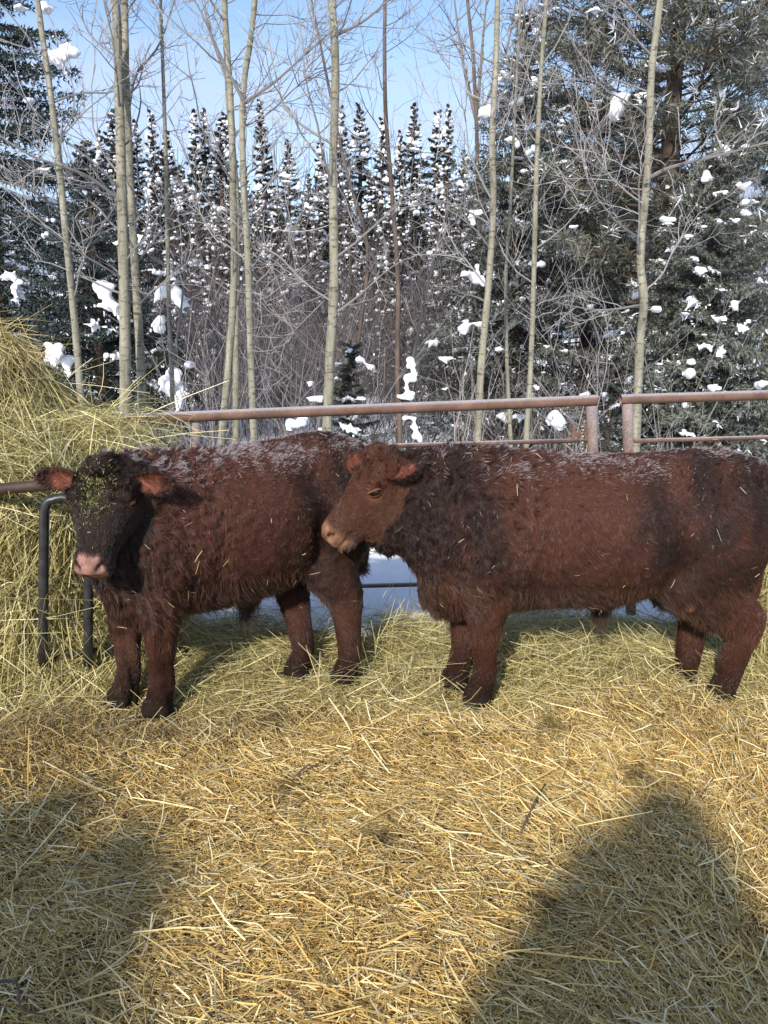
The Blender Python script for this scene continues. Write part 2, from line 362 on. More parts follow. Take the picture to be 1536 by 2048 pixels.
def limb(mb, pts):
    """pts: (x,y,z, r_forward, r_side) down the limb"""
    p = np.array(pts, float); C = p[:, :3]; t = unit(np.gradient(C, axis=0))
    f = np.array((1.0, 0, 0)); f = unit(f-(t @ f)[:, None]*t); s = np.cross(t, f)
    loft(mb, [(C[i], f[i]*p[i, 3], s[i]*p[i, 4]) for i in range(len(p))], 3, 2.1)
def remesh(mb, voxel, smooth):
    me = mb.mesh('tmp'); o = bpy.data.objects.new('tmp', me); COL.objects.link(o)
    md = o.modifiers.new('r', 'REMESH'); md.mode = 'VOXEL'; md.voxel_size = voxel; md.adaptivity = 0
    ms = o.modifiers.new('s', 'SMOOTH'); ms.factor = .5; ms.iterations = smooth
    dg = bpy.context.evaluated_depsgraph_get(); dg.update(); ev = o.evaluated_get(dg).to_mesh()
    V = np.empty(len(ev.vertices)*3, np.float32); ev.vertices.foreach_get('co', V)
    F = np.array([p.vertices[:] for p in ev.polygons], int)
    o.evaluated_get(dg).to_mesh_clear(); bpy.data.objects.remove(o); bpy.data.meshes.remove(me)
    return V.reshape(-1, 3).astype(float), F
def vnormals(V, F):
    n = np.cross(V[F[:, 2]]-V[F[:, 0]], V[F[:, 3]]-V[F[:, 1]]); N = np.zeros_like(V)
    for k in range(4): np.add.at(N, F[:, k], n)
    return unit(N)

# ------------------------------------------------------------------ calves
def head_parts(mb, o, a, n, S=1.0, W=1.0, mw=1.0, D=1.0):
    """o poll, a unit vector poll->muzzle, n unit forehead normal"""
    a = unit(a); n = unit(n-np.dot(n, a)*a); w = np.cross(n, a)      # w: the calf's left when n is forward
    st = [(-.035, -.02, -.10, .07), (.02, .012, -.17, .105), (.10, .026, -.205, .122), (.17, .022, -.225, .124), (.24, .008, -.215, .108),
          (.30, .0, -.19, .093), (.355, .0, -.168, .084), (.40, .003, -.158, .085), (.435, .002, -.15, .087), (.464, -.012, -.135, .078), (.482, -.034, -.11, .055)]
    rings = []
    for t, top, bot, hw in st:
        bot *= D; hw *= 1-(1-mw)*min(1, max(0, (t-.22)/.12))
        c = o+a*t*S+n*(top+bot)/2*S; rings.append((c, w*hw*S*W, n*(top-bot)/2*S))
    loft(mb, rings, 4, 2.35)
    for s in (-1, 1):                                                # brow, cheek
        ellipsoid(mb, o+S*(a*.135+n*-.025+w*s*.098*W), np.array((.034, .034, .034))*S)
        ellipsoid(mb, o+S*(a*.17+n*-.13+w*s*.075*W), np.array((.06, .06, .06))*S)
    ellipsoid(mb, o+S*(a*.01-n*.01), np.array((.085, .085, .06))*S)
    return a, n, w
def ear_geom(base, d, face, ln, wd):
    """cupped leaf-shaped ear; d outward, face the direction the cup opens. returns V,F,inside mask"""
    d = unit(d); face = unit(face-np.dot(face, d)*d); u = np.cross(d, face)
    m, k = 12, 9; V = []; ins = []
    for side in (0, 1):
        for i in range(m):
            s = i/(m-1); w = wd*(.42+.58*math.sin(min(1, s*1.45)*math.pi/2))*math.sqrt(max(0, 1-(max(0, s-.35)/.65)**2.6))
            for j in range(k):
                q = j/(k-1)*2-1
                cup = -.45*w*(1-q*q)*(1-.3*s) - (.016*(1-q*q)+.003 if side == 0 else 0)
                V.append(base+d*(s*ln)+u*(q*w)+face*(cup+.018*s)); ins.append(side == 1)
    V = np.array(V); F = []
    for side in (0, 1):
        b = side*m*k
        for i in range(m-1):
            for j in range(k-1):
                q = (b+i*k+j, b+i*k+j+1, b+(i+1)*k+j+1, b+(i+1)*k+j); F.append(q if side else q[::-1])
    for i in range(m-1):
        for j in (0, k-1):
            q = (i*k+j, (i+1)*k+j, m*k+(i+1)*k+j, m*k+i*k+j); F.append(q)
    return V, np.array(F), np.array(ins)

def sample_surface(V, F, N, dens, r):
    """N roots on quads, weighted by area*density(face)"""
    c = V[F]; ar = .5*np.linalg.norm(np.cross(c[:, 2]-c[:, 0], c[:, 3]-c[:, 1]), axis=-1)*dens
    idx = r.choice(len(F), N, p=ar/ar.sum()); a, b = r.uniform(size=(2, N, 1)); q = c[idx]
    return (q[:, 0]*(1-a)*(1-b)+q[:, 1]*a*(1-b)+q[:, 2]*a*b+q[:, 3]*(1-a)*b), idx
def add_fur(name, pts, rad, cols, m, parent):
    N, K, _ = pts.shape
    cv = bpy.data.hair_curves.new(name); cv.add_curves([K]*N)
    cv.attributes['position'].data.foreach_set('vector', np.ascontiguousarray(pts, np.float32).ravel())
    ra = cv.attributes.get('radius') or cv.attributes.new('radius', 'FLOAT', 'POINT'); ra.data.foreach_set('value', np.ascontiguousarray(rad, np.float32).ravel())
    ca = cv.attributes.new('tint', 'FLOAT_COLOR', 'POINT'); c4 = np.ones((N, K, 4), np.float32); c4[..., :3] = cols; ca.data.foreach_set('color', c4.ravel())
    cv.materials.append(m); o = bpy.data.objects.new(name, cv); COL.objects.link(o); o.parent = parent; return o

RED = np.array((.067, .0250, .0155)); DARK = np.array((.0185, .0100, .0084)); WARM = np.array((.084, .032, .0175)); FROST = np.array((.46, .41, .42))
PINK = np.array((.52, .27, .19)); BLACK = np.array((.010, .008, .006))

def make_calf(name, label, loc, rz, sp):
    root = empty(name, loc, rz); prop(root, label, 'calf', 'two young cattle standing in the pen')
    mb = MB(); X, Yv, Z = np.eye(3)
    loft(mb, [((x, sp.get('bow', lambda q: 0)(x), (zt+zb)/2), Yv*hw, Z*(zt-zb)/2) for x, zt, zb, hw in sp['torso']], 4, 2.25)
    for l in sp['legs']: limb(mb, l)
    if 'neck' in sp:
        loft(mb, [(np.array(c), unit(np.array(s))*hw, unit(np.array(u))*hh) for c, s, u, hw, hh in sp['neck']], 4, 2.2)
    o = np.array(sp['poll'], float); a, n, w = head_parts(mb, o, np.array(sp['axis'], float), np.array(sp['face'], float), sp.get('hs', 1.0), sp.get('hw', 1.0), sp.get('mw', 1.0), sp.get('depth', 1.0)); S = sp.get('hs', 1.0); HW = sp.get('hw', 1.0)
    for c, r in sp['lumps']: ellipsoid(mb, c, r)
    limb(mb, sp['tail'])
    V, F = remesh(mb, .0115, 4)
    # shaggy relief
    Nn = vnormals(V, F)
    hl = (V-o); ta = hl @ a/S; tn = hl @ n/S; tw = hl @ w/S/HW
    inhead = (ta > -.05) & (ta < .5) & (tn > -.26+.28*np.clip(ta-.18, 0, 1)) & (tn < .07) & (np.abs(tw) < .15-.16*np.clip(ta-.2, 0, 1))
    low = V[:, 2] < .33
    amp = np.where(inhead, .0008, np.where(low, .0008, .0013+.0032*np.clip((V[:, 0]-sp['neckx']+.35)/.25, 0, 1)*np.clip((V[:, 2]-.5)/.2, 0, 1)))
    V = V+Nn*(amp*(.7*N1(V, 13)+.6*N2(V, 24)+.5*N5(V, 4.0)))[:, None]
    for cen, rr_, dp in sp.get('dents', []):
        for sg in (1, -1):
            k = np.exp(-(((V-np.array(cen)*np.array((1, sg, 1)))/np.array(rr_))**2).sum(-1)); V = V-Nn*(k*dp)[:, None]
    nk = np.clip((V[:, 0]-sp['neckx'])/.08, 0, 1)*np.clip((sp['neckx']+.36-V[:, 0])/.08, 0, 1)*(~inhead); V = V+Nn*(nk*.0065*np.sin(V[:, 0]*88+2.2*N1(V, 1.6)+1.3*N2(V, 4)))[:, None]
    # nostrils, mouth line, eye sockets
    def dent(cen, rad, depth):
        nonlocal V
        dd = np.linalg.norm((V-cen), axis=-1)/rad; k = np.exp(-dd**2*2.2); V = V-Nn*(k*depth)[:, None]; return k
    nos = np.zeros(len(V))
    for s in (-1, 1):
        for (pa, pw, rr, dp) in ((.464, .034, .015, .004), (.455, .045, .020, .008), (.443, .056, .021, .008), (.431, .066, .018, .005)):
            k_ = np.where(inhead & (tn > -.085), (ta-pa)**2+(tw*s-pw*(.78 if 'mw' in sp else 1))**2, 9).argmin(); nos = np.maximum(nos, dent(V[k_].copy(), rr*S, dp))
    mouth = np.exp(-((tn+.108-.02*np.abs(tw)/.07)/.006)**2)*(ta > .36)*inhead
    V = V-Nn*(mouth*.006)[:, None]
    # colour
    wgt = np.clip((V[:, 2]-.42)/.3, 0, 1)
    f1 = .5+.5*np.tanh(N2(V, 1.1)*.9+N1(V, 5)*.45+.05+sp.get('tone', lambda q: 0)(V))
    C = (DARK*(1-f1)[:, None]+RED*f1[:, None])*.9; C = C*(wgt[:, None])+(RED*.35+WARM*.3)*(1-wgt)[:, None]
    face_c = np.array(sp['facecol']); C[inhead] = C[inhead]*.2+face_c*.6
    mz = np.clip((ta-.392-.006*N1(V, 9)-.25*np.clip(-.03-tn, 0, 1)*sp.get('padtilt', 0))/.03, 0, 1)*inhead*np.clip((tn+.125)/.03, 0, 1)*np.clip((sp.get('padw', .2)+.02*np.clip(ta-.41, 0, .1)/.05-np.abs(tw))/.012, 0, 1); mz = mz[:, None]; C = C*(1-mz)+np.array(sp.get('pink', PINK))*mz*(1+.18*N1(V, 16)+.12*N2(V, 45))[:, None]
    chin = (np.clip((ta-.385)/.03, 0, 1)*inhead*np.clip((-.095-tn)/.02, 0, 1)*(np.abs(tw) < .085)*(tn > -.165))[:, None]*.6; C = C*(1-chin)+np.array((.28, .19, .11))*chin
    kk = np.clip(nos*2.6-.8, 0, 1)[:, None]; C = C*(1-kk)+np.array((.016, .007, .006))*kk
    C = C*(1-.8*mouth[:, None])
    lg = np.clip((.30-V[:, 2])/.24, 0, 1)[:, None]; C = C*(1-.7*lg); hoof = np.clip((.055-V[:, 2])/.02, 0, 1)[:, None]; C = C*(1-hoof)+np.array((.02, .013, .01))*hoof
    muzzle = np.clip(mz[:, 0]+chin[:, 0]*.5+kk[:, 0], 0, 1)
    for cen, rad, cc in sp.get('patch', []):
        k = np.clip(1.6-1.6*np.linalg.norm((V-np.array(cen))/np.array(rad), axis=-1), 0, 1)[:, None]; C = C*(1-k)+np.array(cc)*k; muzzle = np.maximum(muzzle, k[:, 0])
    for s in (-1, 1):
        ec_ = o+S*(a*.168+n*-.05+w*s*.115*HW); k = np.exp(-(np.linalg.norm(V-ec_, axis=-1)/.030)**2)[:, None]*.9; C = C*(1-k)+np.array(sp['eyering'])*k
    # ears and eyelids join the body mesh
    VV = [V]; FF = [F]; CC = [C]; nb = len(V); earF = []
    for s, (ed, ef) in zip((1, -1), sp['ears']):
        b0 = o+S*(a*.06+n*-.06+w*s*.085*HW)
        eV, eF, ins = ear_geom(b0, np.array(ed, float), np.array(ef, float), sp.get('earlen', .155)*S, .052*S)
        ec = np.where(ins[:, None], np.array((.125, .044, .029)), RED*.6); dd = np.linalg.norm(eV-b0, axis=-1)
        ec = np.where((ins & (np.abs(N1(eV, 9)) < .28))[:, None], np.array((.25, .095, .06)), ec)
        tip = np.clip((dd-.13*S)/.02, 0, 1)[:, None]; ec = ec*(1-tip)+DARK*tip
        VV.append(eV); FF.append(eF+nb); CC.append(ec); earF.append((eV, eF, ins)); nb += len(eV)
    eyes = []
    for s in (-1, 1):
        ec = o+S*(a*.155+n*-.046+w*s*.109*HW); out = unit(w*s+n*.30); eyes.append((ec, out))
        u = unit(a*.62+n*.45); u = unit(u-np.dot(u, out)*out); vtop = np.cross(u, out); vtop = vtop if np.dot(vtop, n-a*.6) > 0 else -vtop   # u along the slit
        for lid, (p0, p1) in enumerate(((.34, 1.45), (-1.5, -.52))):
            g = []; mth, mph = 13, 6
            for i in range(mth):
                th = (i/(mth-1)*2-1)*1.5
                for j in range(mph):
                    ph = (p0+(p1-p0)*j/(mph-1))*math.cos(th)**.6 if abs(th) < 1.5 else 0
                    rr = .0238*S*sp.get('eyesize', 1.0); g.append(ec+rr*(u*math.sin(th)*1.25+math.cos(th)*(out*math.cos(ph)*1.0+vtop*math.sin(ph))))
            g = np.array(g); q = [(i*mph+j, i*mph+j+1, (i+1)*mph+j+1, (i+1)*mph+j) for i in range(mth-1) for j in range(mph-1)]
            VV.append(g); FF.append(np.array(q)+nb); CC.append(np.broadcast_to(np.array(sp['lid']), (len(g), 3))); nb += len(g)
    me = make_mesh('body', np.concatenate(VV), np.concatenate(FF), np.concatenate(CC), True)
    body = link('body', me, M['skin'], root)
    for ec, out in eyes:
        eo = link('eye', make_mesh('eye', ICO3[0]*.0215*S*sp.get('eyesize', 1.0), ICO3[1], smooth=True), M['eye'], body); eo.location = ec
    # ---------------- coat
    r = np.random.default_rng(sp['seed']); fc = V[F].mean(1); fn = vnormals(V, F)[F].mean(1)
    fm = muzzle[F].mean(1); fh = inhead[F].mean(1); fz_ = fc[:, 2]
    dens = np.where(fh > .5, 1.5, np.where(fz_ < .33, 1.0, 1.0))*(1-np.clip(fm*1.2, 0, 1))*np.where(fz_ < .05, 0, 1)
    Nh = sp.get('hairs', 130000)
    p, idx = sample_surface(V, F, Nh, dens, r); nn = unit(fn[idx]+r.normal(size=(Nh, 3))*.12); hd = fh[idx] > .5
    hl = p-o; ta = hl @ a/S; tn = hl @ n/S; tw = hl @ w/S/HW
    # lay of the coat
    comb = np.tile(np.array((-.45, 0, -.85)), (Nh, 1)); back = nn[:, 2] > .55; comb[back] = (-.8, 0, -.1); comb[p[:, 2] < .4] = (0, 0, -1); comb[hd] = a*.9
    fore = hd & (ta < .17) & (tn > -.08); comb[fore] = -a*.1+n*.2
    comb = comb+N3(p, 3.5)*.25; comb = unit(comb-(comb*nn).sum(-1, keepdims=True)*nn)
    rough = np.clip(.16+.42*np.clip((p[:, 0]-.05)/.4, 0, 1)*np.clip((p[:, 2]-.45)/.25, 0, 1)+.35*np.clip((p[:, 2]-.9)/.2, 0, 1), 0, 1)[:, None]; curl = (N4(p, 30)*.5+N3(p, 17)*.45)*rough
    ln = .0135+.0115*np.clip((p[:, 0]-.1)/.3, 0, 1)*np.clip((p[:, 2]-.55)/.2, 0, 1); ln = np.where(p[:, 2] < .40, .009, ln); ln = np.where(p[:, 2] < .16, .008, ln)
    belly = (nn[:, 2] < -.25) & (p[:, 2] > .3) & (p[:, 2] < .6); ln = np.where(belly, .038, ln)
    ln = np.where(hd, .0075, ln); ln = np.where(fore, .016, ln); ln = np.where(hd & (tn < -.17), .02, ln)
    ln *= r.uniform(.55, 1.25, Nh)
    stand = np.where(hd, .2, .2)[:, None]*r.uniform(.5, 1.3, (Nh, 1)); stand = np.where((p[:, 2] < .3)[:, None], stand*.6, stand)
    cm = np.where(hd, .2, np.where(p[:, 2] < .3, .25, .75))[:, None]; cm = np.where(fore[:, None], .7, cm)
    d0 = unit(nn*stand+comb*.75+curl*cm*.7); d1 = unit(comb*.6+curl*cm*1.2+N4(p+3, 48)*cm*.5*(.4+.6*rough)-nn*.05+np.array((0, 0, -.18)))
    K = 5; s = np.linspace(0, 1, K)[None, :, None]
    pts = p[:, None]+ln[:, None, None]*(d0[:, None]*(s-.45*s**2)+d1[:, None]*(.75*s**2))
    thick = np.where(hd, .0006, .0007)*r.uniform(.7, 1.3, Nh)
    rad = thick[:, None]*np.array((1, 1, .9, .7, .3))[None]
    f1 = .5+.5*np.tanh(N2(p, 1.1)*.9+N1(p, 5)*.45+N5(p, 24)*.35+.05+sp.get('tone', lambda q: 0)(p))
    base = DARK*(1-f1[:, None])+RED*f1[:, None]*1.15
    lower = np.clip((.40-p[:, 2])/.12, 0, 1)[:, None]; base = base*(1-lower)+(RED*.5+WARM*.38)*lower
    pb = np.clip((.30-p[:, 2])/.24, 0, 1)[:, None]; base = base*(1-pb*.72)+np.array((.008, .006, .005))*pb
    base = np.where(hd[:, None], face_c*(.75+.5*r.uniform(size=(Nh, 1))), base)
    for s in (-1, 1):
        ec_ = o+S*(a*.170+n*-.05+w*s*.115*HW); k = np.exp(-(np.linalg.norm(p-ec_, axis=-1)/.032)**2)[:, None]*.9; base = base*(1-k)+np.array(sp['eyering'])*k; dens_k = k
    if 'shade' in sp: base = sp['shade'](base, p, ta, tn, tw, hd)
    base = base*np.clip(1+.45*r.normal(size=(Nh, 1)), .35, 2.2)
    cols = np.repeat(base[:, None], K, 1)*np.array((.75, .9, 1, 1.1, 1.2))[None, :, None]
    bel = belly[:, None, None]*np.array((0, .05, .15, .3, .45))[None, :, None]; cols = cols*(1-bel)+np.array((.17, .09, .06))*bel
    # rime on the back and upper sides
    top = np.clip((p[:, 2]-sp['frostz'])/.12, 0, 1)*np.clip(nn[:, 2]*1.3+.25, 0, 1)*(~hd)
    fr = (r.uniform(size=Nh) < top*sp.get('frost', .5)*np.clip(.35+.6*N2(p, 3.0)+.45*N1(p, 12), .02, 1.3)) | ((r.uniform(size=Nh) < .05*np.clip(N1(p, 4.5)-.4, 0, 2)*np.clip(N5(p, 18), 0, 1.5)) & (~hd) & (p[:, 2] > .70))
    fk = fr[:, None, None]*r.uniform(.45, 1, (Nh, 1, 1))*np.array((0, .1, .4, .8, 1))[None, :, None]; cols = cols*(1-fk)+FROST*fk
    rad[fr] *= 1.25; pts[fr, :, 2] += .004*np.linspace(0, 1, K)
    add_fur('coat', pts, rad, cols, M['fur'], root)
    # inner-ear and ear-rim hair, chin whiskers, belly tuft strands
    EP = []; EC = []
    for eV, eF, ins in earF:
        q, ii = sample_surface(eV, eF, 2600, np.ones(len(eF)), r); en = unit(q-eV.mean(0)); c0 = eV[:9].mean(0); rad_ = unit(q-c0)
        isin = ins[eF].mean(1)[ii] > .5; keep_ = (~isin) | (r.uniform(size=2600) < .5); l = np.where(isin, .016, .026)*keep_*r.uniform(.5, 1.2, 2600)
        dd = unit(rad_*.9+r.normal(size=(2600, 3))*.45); EP.append(q[:, None]+l[:, None, None]*dd[:, None]*np.linspace(0, 1, K)[None, :, None])
        EC.append(np.where(isin[:, None], np.array((.15, .05, .03)), DARK*1.6)*r.uniform(.6, 1.4, (2600, 1)))
    mzp = V[(chin[:, 0] > .3)]; k = r.integers(0, len(mzp), 160); dd = unit(-n*1.0+a*.35+r.normal(size=(160, 3))*.25)
    EP.append(mzp[k][:, None]+.013*r.uniform(.5, 1.2, (160, 1, 1))*dd[:, None]*np.linspace(0, 1, K)[None, :, None]); EC.append(np.tile((.26, .18, .11), (160, 1))*1.0)
    tz = np.array(sp['tuft']); k = 260; q = tz+r.normal(size=(k, 3))*np.array((.022, .016, .012)); dd = unit(np.array((0, 0, -1))+r.normal(size=(k, 3))*.16)
    tl = r.uniform(.05, .14, (k, 1, 1)); EP.append(q[:, None]+tl*dd[:, None]*np.linspace(0, 1, K)[None, :, None]); EC.append(np.tile(np.array((.05, .03, .02)), (k, 1))*r.uniform(.4, 2, (k, 1)))
    ep = np.concatenate(EP); ecol = np.repeat(np.concatenate(EC)[:, None], K, 1)
    add_fur('ear_hair', ep, np.full(ep.shape[:2], .0007)*np.array((1, 1, .9, .7, .3)), ecol, M['fur'], root)
    # bits of hay caught in the coat
    def chaff(q, nrm, ln, wd, cols, nm):
        n_ = len(q); dd = unit(np.cross(nrm, r.normal(size=(n_, 3)))+nrm*.25*r.normal(size=(n_, 1)))
        Vr, Fr, Cr = ribbons(q, dd, ln, wd, cols, 3, .2, None, 0, .7, 3); o_ = link(nm, make_mesh(nm, Vr, Fr, Cr), M['hay'], root); o_['kind'] = 'stuff'
    sel = np.where((~hd) & (r.uniform(size=Nh) < .0009) & (p[:, 2] > .3))[0]
    q = p[sel]+nn[sel]*.03; chaff(q, nn[sel], r.uniform(.008, .05, len(sel)), r.uniform(.0015, .003, len(sel)), pick([(.6, .52, .25), (.45, .35, .15), (.5, .4, .3)], [2, 2, 1], len(sel), r), 'chaff')
    if sp.get('facechaff'):
        g = np.exp(-(tw/.042)**2-((ta-.135)/.095)**2)*(hd & (tn > -.05))
        sel = np.where(r.uniform(size=Nh) < g*sp['facechaff'])[0]
        q = p[sel]+nn[sel]*r.uniform(.010, .024, (len(sel), 1)); chaff(q, nn[sel], r.uniform(.003, .015, len(sel)), r.uniform(.0009, .002, len(sel)), pick([(.34, .34, .11), (.25, .26, .08), (.5, .47, .22)], [3, 3, 1], len(sel), r), 'forehead_chaff')
    return root

def slim(l): return [(x, y, z, a*(1 if z > .5 else .92), b*(1 if z > .5 else .92)) for x, y, z, a, b in l]
def front_leg(x, y, fx, fy, kz=.31, up=.80, ux=None):
    ux = x if ux is None else ux
    return slim([(ux, y*.9, up, .15, .09), (ux+.0, y*1.0, .62, .13, .085), (x+.0, y*1.0, .48, .108, .084), (.6*x+.4*fx+.008, .6*y+.4*fy, .36, .084, .073), (.45*x+.55*fx+.006, .5*y+.5*fy, kz-.03, .069, .063),
            (.2*x+.8*fx, fy, .20, .057, .053), (fx, fy, .125, .061, .057), (fx+.012, fy, .075, .060, .057), (fx+.026, fy, .035, .072, .064), (fx+.03, fy, -.02, .076, .066)])
def hind_leg(hx, y, sx, kx, fx, fy):
    return slim([(hx, y*.75, .90, .20, .12), (hx+.02, y*.95, .74, .20, .115), (sx, y, .58, .178, .105), ((sx+kx)/2, .7*y+.3*fy, .47, .140, .086), (kx, .5*y+.5*fy, .37, .100, .070),
            (.5*kx+.5*fx, .25*y+.75*fy, .26, .073, .061), (fx, fy, .13, .061, .057), (fx+.015, fy, .075, .061, .058), (fx+.03, fy, .035, .072, .064), (fx+.035, fy, -.02, .076, .067)])

# right calf: broadside, facing left, its left flank to the camera
cR = math.pi
specR = dict(
    torso=[(.98, 1.11, .86, .09), (.91, 1.125, .74, .12), (.83, 1.13, .655, .15), (.745, 1.135, .54, .19), (.65, 1.145, .425, .23), (.54, 1.145, .37, .262), (.38, 1.135, .395, .29), (.15, 1.12, .43, .325),
           (-.10, 1.11, .435, .335), (-.32, 1.12, .495, .305), (-.52, 1.135, .55, .275), (-.66, 1.12, .62, .25), (-.745, 1.06, .66, .20), (-.775, .98, .74, .12)],
    legs=[front_leg(.45, .155, .455, .15), front_leg(.50, -.14, .545, -.04), hind_leg(-.53, .17, -.44, -.705, -.665, .13), hind_leg(-.50, -.15, -.38, -.57, -.525, .0)],
    poll=(.93, .06, 1.13), axis=(.60, .11, -.79), face=(.80, .36, .50),
    ears=[((-.80, .36, .16), (.25, .45, .85)), ((.86, -.30, .02), (.35, .93, .10))],
    lumps=[((-.10, 0, .45), (.085, .05, .07)), ((.60, 0, .50), (.16, .13, .15)), ((.47, .20, .72), (.15, .10, .24)), ((-.56, .20, .78), (.19, .13, .26)), ((.47, -.20, .72), (.15, .10, .24)), ((-.56, -.20, .78), (.19, .13, .26)), ((-.60, .14, 1.05), (.14, .10, .08)), ((-.60, -.14, 1.05), (.14, .10, .08)), ((.89, .04, .86), (.13, .12, .20)), ((-.415, .21, .50), (.05, .035, .06))],
    tail=[(-.73, 0, 1.06, .05, .04), (-.785, 0, 1.0, .035, .03), (-.795, .01, .85, .03, .03), (-.79, .02, .65, .032, .03), (-.77, .03, .50, .04, .035), (-.76, .03, .38, .025, .025)],
    facecol=(.078, .030, .0165), lid=(.17, .068, .04), seed=31, neckx=.60, tone=lambda q: -1.0*np.clip((q[:, 0]-.18)/.25, 0, 1)*np.clip((q[:, 2]-.5)/.2, 0, 1)-.7*np.exp(-((q[:, 2]-.52)/.07)**2)*(np.abs(q[:, 0]) < .35)+.75*np.exp(-((q[:, 0]--.58)/.16)**2-((q[:, 2]-.75)/.2)**2)+.35*np.exp(-((q[:, 0]-.05)/.25)**2-((q[:, 2]-.8)/.14)**2), eyering=(.17, .066, .036),
    dents=[((.255, .31, .64), (.045, .16, .16), .026), ((.64, .23, .88), (.04, .2, .18), .016), ((-.36, .30, .99), (.12, .2, .07), .034), ((-.345, .30, .66), (.04, .16, .15), .032), ((-.655, .26, .76), (.03, .2, .2), .016), ((.42, .30, .52), (.05, .15, .07), .02), ((.0, .33, .97), (.3, .2, .05), .010)], padtilt=.5, frostz=1.01, frost=.55, tuft=(-.10, 0, .39), hairs=215000, pink=(.22, .11, .066), hs=.94, hw=1.06, depth=1.17, eyesize=1.18,
    patch=[((-.415, .25, .475), (.028, .03, .036), (.22, .095, .045))])
make_calf('calf', 'dark red calf standing broadside with its head turned to the left, frost on its back', (.91, 3.38, .02), cR, specR)

# left calf: standing three-quarter with its head swung round to the camera
hL = math.atan2(-.57, -.82)
def toL(X, Y, Z=0.0):
    dx, dy = X+.68, Y-3.52; c, s = math.cos(-hL), math.sin(-hL); return (dx*c-dy*s, dx*s+dy*c, Z)
def dirL(v): c, s = math.cos(-hL), math.sin(-hL); return (v[0]*c-v[1]*s, v[0]*s+v[1]*c, v[2])
RF = toL(-1.17, 3.24); LF = toL(-.985, 3.16); RH = toL(-.425, 3.52); LH = toL(-.19, 3.44)
pollL = toL(-1.11, 3.0, 1.13); axL = dirL((-.05, -.50, -.86)); fcL = dirL((-.06, -.86, .50))
wL = np.cross(unit(np.array(fcL)), unit(np.array(axL)))
specL = dict(
    torso=[(.70, .95, .62, .10), (.64, 1.06, .52, .17), (.54, 1.12, .44, .225), (.40, 1.135, .405, .265), (.20, 1.13, .40, .305), (-.02, 1.13, .41, .325), (-.22, 1.14, .445, .305),
           (-.40, 1.16, .52, .275), (-.54, 1.15, .58, .26), (-.62, 1.08, .66, .19), (-.65, .98, .74, .11)],
    legs=[front_leg(LF[0]*.4+.44*.6, .15, LF[0], LF[1], .30), front_leg(RF[0]*.4+.44*.6, -.15, RF[0], RF[1], .30), hind_leg(-.43, .17, -.36, LH[0]-.065, LH[0]-.03, LH[1]), hind_leg(-.42, -.16, -.31, RH[0]-.065, RH[0]-.03, RH[1])],
    neck=[(toL(-.93, 3.32, .86), dirL((.6, -.5, 0)), (0, 0, 1), .20, .26), (toL(-1.0, 3.22, .90), dirL((.75, -.45, 0)), (0, 0, 1), .18, .235), (toL(-1.06, 3.12, .95), dirL((.9, -.25, 0)), (0, 0, 1), .155, .205),
          (toL(-1.09, 3.04, 1.0), dirL((1, -.1, 0)), (0, 0, 1), .13, .17)],
    poll=pollL, axis=axL, face=fcL,
    ears=[(dirL((.96, -.10, .02)), dirL((-.05, -.95, -.15))), (dirL((-.96, .05, .10)), dirL((.05, -.97, -.1)))],
    lumps=[((-.02, 0, .41), (.075, .05, .065)), ((.50, 0, .52), (.15, .15, .14)), ((.42, .19, .70), (.14, .10, .24)), ((-.46, .20, .78), (.17, .13, .26)), ((.42, -.19, .70), (.14, .10, .24)), ((-.46, -.20, .78), (.17, .13, .26)), ((-.48, .14, 1.07), (.13, .10, .08)), ((-.48, -.14, 1.07), (.13, .10, .08))],
    tail=[(-.60, 0, 1.08, .05, .04), (-.67, 0, 1.0, .035, .03), (-.695, .01, .85, .028, .024), (-.70, .01, .65, .026, .022), (-.69, .0, .50, .035, .03), (-.68, 0, .40, .02, .02)],
    facecol=(.021, .0125, .009), lid=(.085, .036, .025), seed=47, neckx=.40, tone=lambda q: -1.0*np.clip((q[:, 0]-.45)/.25, 0, 1)*np.clip((q[:, 2]-.5)/.2, 0, 1)-.7*np.exp(-((q[:, 2]-.52)/.07)**2)*(np.abs(q[:, 0]) < .35)+.75*np.exp(-((q[:, 0]-.25)/.16)**2-((q[:, 2]-.75)/.2)**2)+.35*np.exp(-((q[:, 0]-.05)/.25)**2-((q[:, 2]-.8)/.14)**2), eyering=(.05, .02, .013),
    dents=[((.22, .29, .64), (.045, .16, .16), .024), ((-.29, .29, 1.0), (.11, .2, .07), .032), ((-.275, .29, .67), (.04, .16, .15), .030), ((-.54, .25, .77), (.03, .2, .2), .014), ((.38, .28, .52), (.05, .15, .07), .02)], frostz=1.0, frost=.95, padtilt=-.3, tuft=(-.02, 0, .36), hairs=215000, facechaff=.6, earlen=.20, padw=.044, mw=.76, hs=.91, hw=1.24,
    pink=(.27, .145, .115))
make_calf('calf', 'dark red calf facing the camera with hay dust on its black forehead', (-.68, 3.52, .02), hL, specL)

